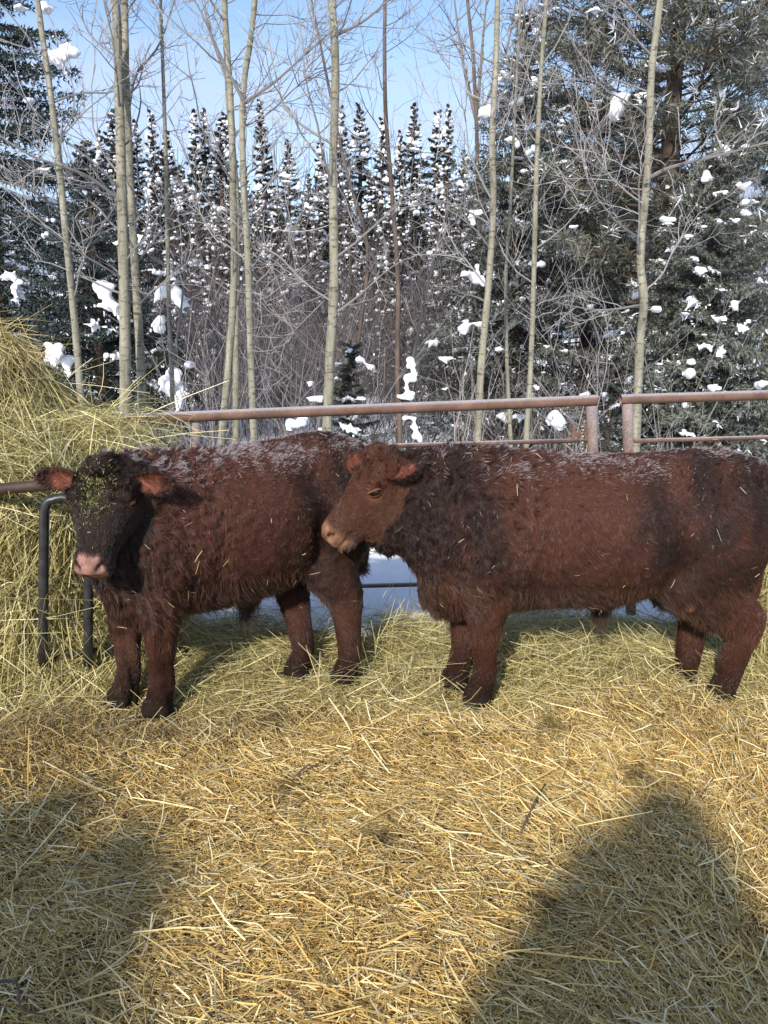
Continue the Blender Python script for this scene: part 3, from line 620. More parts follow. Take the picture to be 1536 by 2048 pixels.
# ------------------------------------------------------------------ pipe fence
def pipe(pts, r, ns=20, hollow=False, name='rail', parent=None, m='rust'):
    mb = MB(); pts = np.asarray(pts, float)
    if not hollow: add_tube(mb, pts, r, ns)
    else:
        add_tube(mb, pts, r, ns, cap=False); V, F, _ = tube(pts, r*.86, ns, False); mb.add(V, F[:, ::-1])
        n = len(pts)
        for e in (0, n-1):
            a = tube(pts, r, ns, False)[0][e*ns:(e+1)*ns]; b = V[e*ns:(e+1)*ns]; j = np.arange(ns); k = (j+1) % ns
            mb.add(np.vstack([a, b]), np.stack([j, k, ns+k, ns+j], -1))
    o = mb.build(name, M[m], parent, True)
    return o
YF = 4.42
def gate_left():
    base = P(800, 1200, YF); base[2] = 0; g = empty('pipe_gate', base); prop(g, 'rusty brown pipe fence panel behind the calves with a latch and chain', 'gate')
    rel = lambda u, v, y=YF: P(u, v, y)-base
    ext = lambda u0, v0, u1, v1, k=12: np.linspace(rel(u0, v0), rel(u1, v1), k)+np.array((0, 0, 1))*.004*np.sin(np.linspace(0, 5, k))[:, None]
    pipe(ext(120, 846, 1194, 799), .031, 24, True, 'top_rail', g)
    pipe(np.array([rel(1183, 812), P(1196, 1240, YF)-base]), .0305, 20, False, 'post', g)
    pipe(np.array([rel(392, 846), P(398, 1262, YF)-base]), .024, 16, False, 'post', g)
    for (u0, v0, u1, v1, rr) in ((130, 912, 1174, 879, .0135), (130, 1016, 1174, 985, .0135), (130, 1100, 1174, 1078, .0135), (130, 1191, 1174, 1158, .0135)):
        pipe(ext(u0, v0, u1, v1, 5), rr, 12, False, 'rail', g)
    # latch plate with its slot, welded inside the post
    mb = MB(); d = lambda u, v: rel(u, v, YF-.005)
    s = 1/336.
    for (u, v, w_, h_) in ((1147, 862, 6, 27), (1161, 869, 24, 10), (1163, 851, 19, 3.5), (1168, 858, 12, 11)):
        add_box(mb, d(u, v), (w_*s, .008+.001*h_/10, h_*s))
    lp = mb.build('latch_plate', M['rust'], g)
    ch = MB()
    for i in range(9):
        c = rel(1165.5-.25*i, 857+6.2*i, YF-.03); an = np.linspace(0, 2*math.pi, 13); ax = (1, 0, 0) if i % 2 == 0 else (0, 1, 0)
        pts = c+np.array(ax)*np.sin(an)[:, None]*.008+np.array((0, 0, 1))*np.cos(an)[:, None]*.014; add_tube(ch, pts, .003, 6)
    ch.build('chain', M['chain'], lp, True)
def gate_right():
    base = P(1400, 1200, YF); base[2] = 0; g = empty('pipe_gate', base); prop(g, 'rusty pipe gate at the far right behind the broadside calf', 'gate')
    rel = lambda u, v: P(u, v, YF)-base
    pipe(np.linspace(rel(1241, 799), rel(1900, 779), 8), .029, 24, True, 'top_rail', g)
    pipe(np.array([rel(1255, 808), rel(1262, 1235)]), .030, 20, False, 'post', g)
    pipe(np.array([rel(1850, 792), rel(1857, 1215)]), .030, 20, False, 'post', g)
    for v0, v1 in ((882, 866), (985, 975), (1075, 1066), (1155, 1145)):
        pipe(np.linspace(rel(1268, v0), rel(1850, v1), 4), .0125, 12, False, 'rail', g)
gate_left(); gate_right()

# ------------------------------------------------------------------ hay bale, feeder
HAY_L = [((-2.66, 4.35, .85), (.80, .80, 1.0)), ((-2.08, 4.12, .42), (.48, .5, .78)), ((-1.84, 4.0, .12), (.38, .4, .66)), ((-2.05, 3.80, .25), (.66, .55, .82)), ((-2.2, 3.45, .0), (.75, .35, .35)), ((-2.9, 3.7, .6), (.6, .5, .8)), ((-1.45, 3.75, .05), (.45, .40, .42))]
def hay_mass(name, label, lumps, org, K, wisps):
    mb = MB()
    for c, r_ in lumps: ellipsoid(mb, c, r_)
    V, F = remesh(mb, .05, 2); Nn = vnormals(V, F); V = V+Nn*(.035*N1(V, 1.1)+.02*N2(V, 3))[:, None]
    root = empty(name, org); prop(root, label, name.replace('_', ' '))
    off = np.array(org); link('bale_core', make_mesh('bale_core', V-Nn*.02-off, F, smooth=True), M['haycore'], root)
    r = np.random.default_rng(9); Nn = vnormals(V, F); fc = V[F].mean(1)
    dens = np.where(fc[:, 2] > 0, 1, 0)*np.where(fc[:, 1] > 4.9, .12, 1.0)*np.where(fc[:, 0] < -3.1, .2, 1.0)
    out = MB()
    def layer(n, ln, wd, lift, stand, hang, wts, seed, bend, kp=4, flt=None):
        p, idx = sample_surface(V, F, n, dens, r); nn = unit(Nn[F[idx]].mean(1))
        if flt is not None: k = flt(p); p, nn = p[k], nn[k]
        n = len(p); steep = np.clip(1-np.abs(nn[:, 2])*1.1, 0, 1)[:, None]
        rd = r.normal(size=(n, 3))+N3(p, .8)*.8; tan = unit(rd-(rd*nn).sum(-1, keepdims=True)*nn)
        dn = np.array((0, 0, -1.0)); dn = unit(dn-(nn @ dn)[:, None]*nn); hh = steep*hang
        d = unit(tan*(1-hh)+dn*hh*1.3+nn*stand*r.uniform(0, 1, (n, 1)))
        l = ln[0]+(ln[1]-ln[0])*r.beta(1.4, 2.4, n); w = r.uniform(*wd, n)
        c = pick(HAYC, wts, n, r, .2); topd = np.clip((p[:, 2]-1.15)/.4, 0, 1)[:, None]*.5; c = c*(1-topd)+c*np.array((1.02, .86, .78))*topd
        Vr, Fr, Cr = ribbons(p+nn*r.uniform(-.01, lift, (n, 1))-d*l[:, None]*.35-off, d, l, w, c, kp, bend, None, .25, .7, seed); out.add(Vr, Fr, Cr)
    layer(int(40000*K), (.07, .34), (.0022, .0048), .03, .18, .75, [3, 2, 3, 1, 2.2], 31, .25, 3)
    layer(int(21000*K), (.10, .45), (.0025, .0055), .06, .35, .62, [3, 3, 2, 2, .6], 32, .35)
    layer(int(2500*K), (.15, .5), (.0020, .004), .10, .9, .30, [3, 3, 2, 2, .6], 33, .5)
    # wisps reaching over the end of the rail
    n = 1500 if wisps else 10; q = (P(190, 858, 4.25) if wisps else np.array(org)+np.array((0, 0, .6)))+r.normal(size=(n, 3))*np.array((.15, .12, .06)); d = np.stack([r.normal(size=n)*.8+.35, r.normal(size=n)*.5-.2, r.normal(size=n)*.3+.12], -1)
    Vr, Fr, Cr = ribbons(q-off, d, r.uniform(.08, .36, n), r.uniform(.002, .0042, n), pick(HAYC, [3, 3, 2, 2, .6], n, r), 4, .35, None, .5, .7, 34); out.add(Vr, Fr, Cr)
    s = out.build('loose_hay', M['hay'], root, False, True); s['kind'] = 'stuff'
hay_mass('hay_bale', 'big shaggy greenish hay bale pulled apart beside the black feeder tubes', HAY_L, (-2.3, 4.1, 0), 1.0, True)
hay_mass('hay_pile', 'low pile of hay showing past the rump of the broadside calf', [((2.55, 3.95, .2), (.62, .35, .88)), ((2.3, 3.8, .0), (.55, .35, .4))], (2.5, 3.9, 0), .22, False)
def feeder():
    base = np.array((-1.45, 3.3, 0)); g = empty('bale_feeder', base); prop(g, 'black tube hay feeder with a brown top rail, beside the calf facing the camera', 'feeder')
    pipe(np.array([P(-260, 992, 3.45), P(0, 978, 3.38), P(115, 968, 3.33), P(240, 962, 3.36)])-base, .0255, 18, False, 'top_rail', g, 'dark_rust')
    def hoop(u0, u1, vt, vb, y, nm='hoop'):
        a = P(u0, vb, y); b = P(u0, vt, y); c = P(u1, vt, y+.03); d = P(u1, vb, y+.05)
        k = np.array((c-b)/np.linalg.norm(c-b))*.055
        pts = np.vstack([np.linspace(a, b-np.array((0, 0, .055)), 6), spline([b-np.array((0, 0, .055)), b-np.array((0, 0, .016))+k*.3, b+k, ], 7)[1:], np.linspace(b+k, c-k, 4)[1:],
                         spline([c-k, c-np.array((0, 0, .016))-k*.3, c-np.array((0, 0, .055))], 7)[1:], np.linspace(c-np.array((0, 0, .055)), d, 6)[1:]])
        pipe(pts-base, .0215, 16, False, nm, g, 'black_tube')
    hoop(86, 176, 997, 1330, 3.27); hoop(-190, -70, 1000, 1330, 3.33)
    pipe(np.array([P(-300, 1322, 3.42), P(60, 1312, 3.34), P(260, 1300, 3.4)])-base, .022, 14, False, 'base_rail', g, 'black_tube')
feeder()

# ------------------------------------------------------------------ bare aspens
FT = np.array((.31, .29, .28))
def walk(r, p0, d0, ln, n, wob, upc, g=None):
    pts = [np.array(p0, float)]; d = unit(d0)
    for i in range(n):
        d = unit(d+r.normal(size=3)*wob+np.array((0, 0, upc))); pts.append(pts[-1]+d*ln/n)
    return np.array(pts)
def twigs(mb, r, p0, d0, ln, rad, lev, col):
    n = 6 if lev > 0 else 5; pts = walk(r, p0, d0, ln, n, .16, .07); rd = np.linspace(rad*.85, max(rad*.3, .0017), n+1)
    add_tube(mb, pts, rd, 5 if rad > .008 else 3, col*(1 if rad < .008 else .8), False)
    if lev > 0:
        k = int(r.integers(4, 7)) if lev > 1 else int(r.integers(3, 6))
        for s in r.uniform(.18, 1, k):
            i = min(int(s*n), n-1); t = unit(pts[i+1]-pts[i]); q = pts[i]+(pts[i+1]-pts[i])*(s*n-i)
            d = unit(t*.75+unit(r.normal(size=3)*np.array((1, 1, .8)))*.75); twigs(mb, r, q, d, ln*r.uniform(.3, .6), max(rad*.5, .0028), lev-1, col)
def aspen(label, path, Y, wpx, nb, seed, limbs=(), m='aspen', wander=.10, low=.25, col=FT, name='aspen', blen=1.0, cat='tree', group='slim bare aspens behind the fence'):
    r = np.random.default_rng(seed); pts = np.array([P(u, v, Y+(wander*math.sin(i*1.9+seed) if i else 0)) for i, (u, v) in enumerate(path)])
    b = pts[0].copy(); d = unit(pts[0]-pts[1]); b = pts[0]+d*((pts[0][2]+.1)/max(-d[2], .3)) ; pts = np.vstack([b, pts])
    d = unit(pts[-1]-pts[-2]+np.array((0, 0, .3))); pts = np.vstack([pts, pts[-1]+d*1.4, pts[-1]+d*2.8])
    c = spline(pts, 60); rad0 = wpx*.45*(Y*.98)/FPX; z = (c[:, 2]-c[0, 2])/(c[-1, 2]-c[0, 2]); rd = rad0*(1.12-.75*z**1.15)*(1+.06*np.sin(np.arange(60)*1.7+seed)*r.uniform(0, 1, 60)); rd[:3] *= (1.25, 1.12, 1.04)
    base = c[0].copy(); root = empty(name, base); prop(root, label, cat, group)
    mb = MB(); add_tube(mb, c-base, rd, 12)
    for s in r.uniform(.12, .8, 9):                                   # knots and branch scars
        i = int(s*58); an = r.uniform(0, 6.28); q = c[i]-base+np.array((math.cos(an), math.sin(an), 0))*rd[i]*.82; mb.add(ICO2[0]*np.array((.28, .28, .4))*rd[i]*.9+q, ICO2[1])
    mb.build('trunk', M[m], root, True)
    cw = MB(); zt = z
    for i in range(nb):
        s = low+(1-low)*((i+r.uniform())/nb); k = min(int(np.searchsorted(zt, s)), 58); an = r.uniform(0, 6.28)
        d = np.array((math.cos(an), math.sin(an)*.8, r.uniform(.25, .95))); l = blen*r.uniform(.55, 1.35)*(1.15-.45*s)
        twigs(cw, r, c[k]-base, d, l, min(rd[k]*.4, .014)*r.uniform(.6, 1.1), 2, col*r.uniform(.75, 1.15))
    for lp, w0 in limbs:
        q = np.array([P(u, v, Y+dy) for u, v, dy in lp]); cc = spline(q, 14)-base; w = w0*.36*Y/FPX; add_tube(cw, cc, np.linspace(w, w*.3, 14), 6, col*.62, False)
        for k in range(3, 14):
            if r.uniform() < .9: t = unit(cc[min(k, 12)+1]-cc[min(k, 12)]); twigs(cw, r, cc[k], unit(t*.7+unit(r.normal(size=3))*.8), r.uniform(.25, .7), w*.4, 1, col)
    cw.build('crown', M['twig'], root, False, True)
    return root
aspen('slim aspen leaning left above the hay bale, leftmost of the bare trunks', [(165, 830), (150, 650), (130, 450), (108, 240), (75, 0)], 7.4, 16, 26, 1, [([(128, 430, 0), (60, 380, -.3), (-40, 350, -.5)], 8)])
aspen('thick straight aspen trunk rising behind the hay at the rail end', [(251, 860), (250, 650), (244, 400), (238, 180), (232, 0)], 7.6, 25, 22, 2, [([(240, 400, 0), (170, 350, -.2), (60, 310, -.4), (-30, 250, -.5)], 10)])
aspen('mottled aspen close beside the thick trunk, crossing it higher up', [(287, 860), (280, 700), (268, 500), (259, 320), (252, 150), (249, 0)], 7.9, 19, 20, 3, [([(256, 225, 0), (272, 150, .1), (318, 90, .2), (352, -10, .3)], 9)])
aspen('thin forked aspen sapling left of the fence post', [(345, 880), (344, 760), (338, 620), (334, 420), (330, 260)], 8.3, 11, 16, 4, [([(347, 720, 0), (362, 620, .1), (375, 500, .2), (400, 380, .2)], 8)], blen=.8)
aspen('aspen of the centre-left clump whose foot slants to the left', [(443, 880), (458, 720), (468, 560), (466, 380), (462, 220), (448, 0)], 7.5, 17, 22, 5, [([(463, 190, 0), (420, 60, .2), (405, -30, .3)], 8)])
aspen('darker aspen in the middle of the centre-left clump', [(472, 870), (472, 650), (474, 420), (458, 210), (452, 100), (450, 0)], 7.9, 15, 16, 6)
aspen('aspen with a wide fork, rightmost trunk of the centre-left clump', [(508, 870), (502, 720), (496, 520), (486, 330), (487, 180), (508, 20)], 7.3, 16, 22, 7, [([(487, 205, 0), (548, 165, -.1), (620, 100, -.2), (690, 40, -.3)], 8), ([(486, 200, 0), (440, 110, -.1), (405, 30, -.2), (370, -30, -.2)], 9)])
aspen('sturdy pale aspen standing alone at mid fence, left of the snow-capped stub', [(653, 880), (660, 720), (668, 560), (666, 340), (671, 170), (668, 60), (664, 0)], 7.2, 22, 26, 8, [([(672, 70, 0), (730, 40, -.1), (800, -20, -.2)], 9), ([(660, 590, 0), (590, 660, -.2), (545, 700, -.2)], 5), ([(672, 580, 0), (560, 640, -.3), (520, 780, -.3)], 5)])
aspen('brown dark-barked tree with a bent top behind the snow-capped stub', [(797, 880), (795, 720), (796, 560), (785, 400), (772, 240), (769, 100), (770, 0)], 9.6, 11, 18, 9, [([(800, 840, 0), (832, 690, .1), (858, 560, .1), (880, 470, .2)], 13)], m='dark_bark', col=FT*.8)
aspen('slender aspen with a gentle curve right of centre', [(955, 890), (962, 740), (978, 560), (987, 400), (984, 290), (992, 120), (995, 0)], 7.6, 16, 24, 10)
aspen('very thin grey sapling between the two curved aspens', [(1022, 890), (1014, 720), (1012, 560), (1020, 420)], 8.4, 9, 12, 11, blen=.6)
aspen('thin aspen leaning right beside the latch post', [(1052, 890), (1062, 720), (1068, 540), (1072, 380), (1080, 180), (1092, 0)], 7.8, 12, 20, 12)
aspen('crooked aspen with a long side branch in front of the big pine', [(1272, 880), (1280, 690), (1288, 600), (1281, 510), (1296, 330), (1303, 150), (1320, 0)], 7.3, 19, 15, 13, [([(1290, 360, 0), (1340, 335, -.1), (1440, 310, -.3), (1550, 280, -.4)], 11), ([(1285, 610, 0), (1200, 620, -.2), (1110, 605, -.4)], 8), ([(1284, 480, 0), (1230, 440, -.2), (1180, 370, -.3), (1160, 300, -.3)], 6), ([(1305, 60, 0), (1265, 20, -.1), (1230, -30, -.2)], 9)])
aspen('tall bare tree with upswept stems far behind, against the sky right of centre', [(955, 330), (952, 220), (945, 100), (935, 0)], 15, 11, 26, 14, [([(953, 240, 0), (925, 120, .2), (905, -30, .4)], 12), ([(954, 230, 0), (965, 90, .2), (975, -20, .3)], 11), ([(952, 250, 0), (1010, 110, .1), (1035, -20, .2)], 10)], col=FT*.9, blen=1.3, m='dark_bark')
aspen('thin bare sapling at the far right edge', [(1452, 880), (1450, 700), (1446, 560), (1440, 430)], 9.2, 9, 14, 15, blen=.8)
aspen('thin dark sapling just left of the brown tree', [(700, 880), (715, 700), (735, 500), (690, 330)], 9.8, 9, 14, 16, m='dark_bark', blen=.8, col=FT*.8)

# ------------------------------------------------------------------ conifers
def needles_on(r, pts, per, nl, nw, ang):
    """triangular needles around a line of points"""
    t = unit(np.gradient(pts, axis=0)); n = len(pts); T = np.repeat(t, per, 0); Q = np.repeat(pts, per, 0)
    rd = unit(r.normal(size=(n*per, 3))); sd = unit(rd-(rd*T).sum(-1, keepdims=True)*T); d = unit(T*math.cos(ang)+sd*math.sin(ang)+r.normal(size=(n*per, 3))*.15)
    s2 = unit(np.cross(d, r.normal(size=(n*per, 3)))); l = nl*r.uniform(.7, 1.2, (n*per, 1))
    return np.stack([Q-s2*nw/2, Q+s2*nw/2, Q+d*l], 1)
def spruce_bough(seed, coarse=1.0):
    r = np.random.default_rng(seed); T = []; s = np.linspace(0, 1, 14); main = np.stack([s, .03*np.sin(s*4+seed), -.16*s**1.6+.10*s**4], -1)
    T.append(needles_on(r, spline(main, int(26/coarse)), 4, .045*coarse, .014*coarse, .9)); st = [main]
    for k in np.linspace(.10, .97, int(15/coarse)+3):
        for sg in (-1, 1):
            i = k*13; b = main[int(i)]+(main[min(int(i)+1, 13)]-main[int(i)])*(i-int(i)); l = (.40*(1-k)**.8+.10)*r.uniform(.7, 1.15); an = sg*R(r.uniform(42, 62))
            d = np.array((math.cos(an), math.sin(an), -.16)); q = b+d*np.linspace(0, 1, 6)[:, None]*l-np.array((0, 0, .22))*(np.linspace(0, 1, 6)[:, None]**2)*l; st.append(q)
            T.append(needles_on(r, spline(q, max(4, int(l*30/coarse))), 4, .042*coarse, .014*coarse, .85))
    return np.concatenate(T), st
def pine_bough(seed):
    r = np.random.default_rng(seed); T = []; s = np.linspace(0, 1, 12); main = np.stack([s, .06*np.sin(s*5+seed), -.10*s+.20*s**2.2], -1); st = [main]
    tips = [main[-1], main[-2]]; dirs = [unit(main[-1]-main[-3])]*2
    for k in r.uniform(.25, .97, 15):
        i = int(k*11); sg = r.choice((-1, 1)); l = r.uniform(.16, .42)*(1.15-k*.5); an = sg*R(r.uniform(30, 75)); d = unit(np.array((math.cos(an), math.sin(an), r.uniform(-.1, .5))))
        q = main[i]+d*np.linspace(0, 1, 5)[:, None]*l; q[:, 2] += .12*l*np.linspace(0, 1, 5)**2; st.append(q)
        for e in (1.0, .72): tips.append(main[i]+d*l*e); dirs.append(unit(d+np.array((0, 0, .25))))
    for q, d in zip(tips, dirs):
        m = 23; rd = unit(r.normal(size=(m, 3))+d*.75); b = q-d*r.uniform(0, .10, (m, 1)); s2 = unit(np.cross(rd, r.normal(size=(m, 3)))); l = r.uniform(.09, .15, (m, 1))
        T.append(np.stack([b-s2*.0072, b+s2*.0072, b+rd*l], 1))
    return np.concatenate(T), st
SPB = [spruce_bough(s, 1.66) for s in (1, 2, 3)]; SPC = [spruce_bough(s, 2.1) for s in (4, 5)]; PNB = [pine_bough(s) for s in (6, 7, 8)]
def snow_blob(mb, c, r3, seed, rz=0, lumpy=.28, sub=ICO3):
    V = sub[0].copy(); nz_ = N1(V+seed*3.1, .23)*lumpy+N2(V+seed*1.7, .5)*lumpy*.5; V = V*(1+nz_)[:, None]; V[:, 2] = np.where(V[:, 2] < 0, V[:, 2]*.55, V[:, 2]); V = V*np.asarray(r3)
    ca, sa = math.cos(rz), math.sin(rz); V = V @ np.array(((ca, sa, 0), (-sa, ca, 0), (0, 0, 1))); mb.add(V+np.asarray(c), sub[1])
def snow_pad(mb, r, q, w, h, out=(0, 0), n=None):
    '''a slab of settled snow: lobes running down and outwards from a crest, fused afterwards'''
    th = max(min(w, h)*.42, .030)
    for f in range(n or int(r.integers(3, 6))):
        a = np.array((r.uniform(-.55, .55)*w, r.normal()*.05, r.uniform(.05, .8)*h)); b = np.array((a[0]+r.normal()*.45*w+out[0]*.1, a[1]-r.uniform(.0, .10)+out[1]*.1, -r.uniform(.1, .95)*h)); m = int(r.integers(2, 5)); r0 = th*r.uniform(.55, 1.0)
        for k in range(m):
            s_ = k/max(m-1, 1); c = a+(b-a)*s_; rr = r0*(1-.5*s_)*r.uniform(.75, 1.2); V = ICO2[0]*np.array((rr*r.uniform(.9, 1.5), rr*r.uniform(.7, 1.1), rr*r.uniform(.55, .9))); mb.add(V+q+c, ICO2[1])
def fused_snow(mb, voxel, parent, amp=.02):
    V, F = remesh(mb, voxel, 2); Nn = vnormals(V, F); V = V+Nn*(amp*(.6*N1(V, 2.3)+.5*N2(V, 5)))[:, None]
    o = link('snow_load', make_mesh('snow_load', V, F, smooth=True), M['snow'], parent); o['kind'] = 'stuff'; return o
def conifer(name, label, u, Y, H, rbase, nb, seed, kind='spruce', z0=.25, dark=1.0, frost=.3, snow=(), nsnow=40, group=None, lean=0, power=.8, sticks=True, hue=(1, 1, 1), snowr=1.0, dust=2.15):
    r = np.random.default_rng(seed); base = P(u, 860, Y); base[2] = -.05; root = empty(name, base); prop(root, label, 'tree', group)
    mb = MB(); zz = np.linspace(0, H, 12); tr = np.stack([lean*zz/H+.03*np.sin(zz*1.3+seed), .03*np.cos(zz*1.1), zz], -1); add_tube(mb, tr, np.linspace(.022*H+.02, .012, 12), 10); trunk = mb.build('trunk', M['bark'], root, True)
    tmpl = {'spruce': SPB, 'far': SPC, 'pine': PNB}[kind]; TV = []; TC = []; sm = MB(); bk = MB()
    for i in range(nb):
        s = ((i+r.uniform())/nb)**(.9); z = z0+(H-z0-.05)*s; k = (1-s)**power
        rl = max(rbase*k, .12)*r.uniform(.75, 1.12)
        if kind == 'pine': rl = rbase*(.55+.45*math.sin(min(1, (s+.1))*math.pi))*r.uniform(.55, 1.1)
        az = i*2.399+r.normal()*.3; el = R(r.uniform(-6, 20)) if kind == 'pine' else R(-14+44*s+r.normal()*6)
        T, st = tmpl[r.integers(len(tmpl))]; sc = np.array((rl, rl*r.uniform(.7, 1.0) if rl > .6 else rl, rl))
        ca, sa, ce, se = math.cos(az), math.sin(az), math.cos(el), math.sin(el)
        Rm = np.array(((ca*ce, -sa, -ca*se), (sa*ce, ca, -sa*se), (se, 0, ce))); o = np.array((np.interp(z, zz, tr[:, 0]), np.interp(z, zz, tr[:, 1]), z))
        # needles keep their own size whatever the length of the bough
        cen = T.mean(1, keepdims=True); W = (cen*sc+(T-cen)*max(min(1, rl), .45 if kind != 'far' else 1.0)*np.array((1, 1, 1))) @ Rm.T+o; TV.append(W)
        f = np.clip(r.normal(.5, .22), 0, 1); hgt_ = (T[:, :, 0].mean(1))[:, None]
        c = np.array((.062, .070, .056))*dark*(.65+.7*f)*(1-hgt_*.25)+np.array((.29, .29, .275))*frost*(.25+.75*hgt_)*r.uniform(.2, 1.2, (len(T), 1)); cw_ = W.mean(1); c = c*np.array(hue)*r.uniform(.7, 1.35, (len(T), 1))
        wh = (N2(cw_, 1.9)+.9*N1(cw_, 4.5)+.35*r.normal(size=len(T)) > dust)[:, None]; TC.append(np.where(wh, np.array((.78, .80, .84)), c))
        if sticks:
            for q in (st if kind == 'pine' else st[:1]): q2 = q[::3] if len(q) > 8 else q[::4]; add_tube(bk, (q2*sc) @ Rm.T+o, np.linspace(.011 if q is st[0] else .005, .002, len(q2))*max(rl, .4), 3, cap=False)
        for _k in range(int(r.poisson(nsnow/nb))):
            e = r.uniform(.66, 1.04); q = (np.array((e, r.uniform(-.12, .12), np.interp(e, np.linspace(0, 1, len(st[0])), st[0][:, 2])+.035))*sc) @ Rm.T+o; a_ = r.uniform(.03, .13)*snowr
            snow_pad(sm, r, q, a_*r.uniform(.7, 1.4), a_*r.uniform(.25, .6), (ca, sa), int(r.integers(2, 5)))
    V = np.concatenate(TV).reshape(-1, 3); C = np.repeat(np.concatenate(TC), 3, 0); F = np.arange(len(V)).reshape(-1, 3)
    crown = link('crown', make_mesh('crown', V, F, C), M['needle'], root)
    if sticks: bk.build('branches', M['bark'], trunk)
    for (su, sv, sw, sh, dy) in snow:
        q = P(su, sv, Y-dy)-base; w = sw/2*(Y-dy)/FPX; h = sh/2*(Y-dy)/FPX; 
        snow_pad(sm, r, q, w, h, n=11)
    if sm.n: fused_snow(sm, .027, crown, .012)
    return root
conifer('spruce_tree', 'tall dark spruce at the left edge with snow on its boughs', 20, 10.5, 9.0, 2.1, 230, 3, z0=.6, dust=2.7, dark=.75, frost=.16, hue=(.85, 1, 1.12), nsnow=34,
        snow=[(110, 122, 70, 40, .9), (142, 110, 40, 44, .9), (92, 345, 46, 26, 1.2), (60, 205, 26, 16, .8), (95, 20, 40, 26, .6), (45, 18, 26, 20, .6), (93, 472, 22, 24, 1.3), (35, 590, 38, 70, 1.6), (20, 555, 30, 30, 1.5)])
conifer('spruce_tree', 'dark spruce with big slabs of snow behind the thick aspens', 215, 9.6, 3.9, 1.55, 130, 4, z0=.15, dust=2.6, dark=.7, frost=.14, hue=(.85, 1, 1.12), nsnow=22,
        snow=[(212, 590, 50, 60, .9), (232, 625, 42, 70, .9), (195, 572, 30, 24, .9), (190, 658, 28, 54, 1.0), (345, 590, 60, 44, .8), (365, 610, 34, 40, .8), (320, 655, 34, 50, .9), (345, 770, 46, 80, .9), (362, 800, 34, 70, .9), (325, 775, 30, 50, .9), (110, 710, 54, 50, 1.0), (135, 735, 34, 50, 1.0), (240, 487, 50, 16, .8), (285, 480, 28, 22, .8), (330, 547, 52, 14, .8), (225, 715, 50, 26, 1.0), (380, 730, 36, 18, .8)])
conifer('pine_tree', 'large frosty pine with open branches filling the upper right corner', 1300, 10.2, 8.2, 2.35, 150, 5, 'pine', z0=2.0, dark=1.2, frost=.50, nsnow=290, hue=(1.05, 1.02, .92), snowr=1.1,
        snow=[(1240, 212, 44, 58, 1.0), (1225, 232, 24, 34, 1.0), (1285, 200, 34, 30, .9), (1190, 28, 46, 20, .9), (1430, 8, 36, 30, .9), (1305, 134, 44, 14, .8), (1330, 138, 30, 12, .8), (1480, 126, 40, 16, 1), (1440, 200, 26, 34, 1), (1475, 210, 24, 34, 1), (1452, 224, 36, 10, 1), (1510, 228, 40, 12, 1), (1415, 50, 18, 18, .9)])
conifer('spruce_tree', 'full snow-dotted spruce at the lower right behind the gate', 1385, 9.0, 3.7, 1.55, 220, 6, z0=.1, dark=1.2, frost=.48, nsnow=240, hue=(1.0, 1.02, .96),
        snow=[(1335, 440, 40, 12, .8), (1400, 545, 44, 24, .9), (1440, 580, 30, 16, .9), (1440, 640, 50, 18, 1), (1400, 695, 44, 24, 1), (1440, 702, 36, 30, 1), (1478, 655, 34, 16, 1), (1375, 748, 34, 28, 1), (1425, 777, 46, 18, 1), (1310, 620, 40, 12, 1), (1470, 612, 34, 30, 1), (1520, 770, 40, 16, 1), (1370, 868, 60, 20, 1), (1110, 845, 44, 50, 1.3)])
conifer('spruce_tree', 'spruce with snow-laden lower boughs between the two curved aspens', 1020, 10.6, 5.6, 1.75, 210, 7, z0=.15, dark=1.1, frost=.45, nsnow=200,
        snow=[(972, 236, 30, 46, .4), (1002, 158, 40, 22, .3), (1030, 205, 40, 18, .5), (1066, 165, 24, 22, .4), (1034, 292, 22, 22, .6), (1062, 302, 32, 16, .6), (1083, 325, 20, 18, .6), (1052, 344, 44, 14, .7), (950, 430, 64, 20, .9), (945, 446, 30, 26, .9), (940, 548, 60, 16, 1), (950, 562, 50, 24, 1), (1070, 530, 66, 20, .9), (950, 650, 70, 22, 1), (925, 662, 40, 20, 1), (868, 688, 44, 18, 1), (890, 722, 50, 22, 1), (930, 718, 50, 18, 1), (1000, 700, 30, 14, 1), (1010, 840, 40, 40, 1), (1035, 835, 30, 24, 1)])
conifer('pine_tree', 'shadowed pine behind the latch post, deep between aspens', 1165, 12.6, 5.2, 1.9, 120, 8, 'pine', z0=.4, dark=1.1, frost=.42, nsnow=230, hue=(1, 1, .95))
conifer('spruce_tree', 'spruce at the right edge half hidden by the big pine', 1530, 12.2, 6.6, 1.9, 150, 9, z0=.2, dark=1.1, frost=.45, nsnow=230)
conifer('spruce_tree', 'little knee-high spruce with snow pads just behind the top rail', 705, 7.6, 1.65, .62, 60, 10, z0=.1, dark=.9, frost=.26, nsnow=8, snow=[(722, 722, 40, 16, .2), (740, 735, 24, 12, .2), (722, 798, 34, 12, .3), (632, 798, 46, 18, .4), (622, 768, 14, 20, .4), (690, 855, 44, 22, .3), (715, 862, 30, 18, .3), (605, 842, 40, 20, .4), (580, 850, 24, 30, .4)])
conifer('spruce_tree', 'small spruce poking up low between fence gap and right gate', 1215, 8.6, 1.5, .7, 50, 12, z0=.1, dark=.9, frost=.30, nsnow=12)

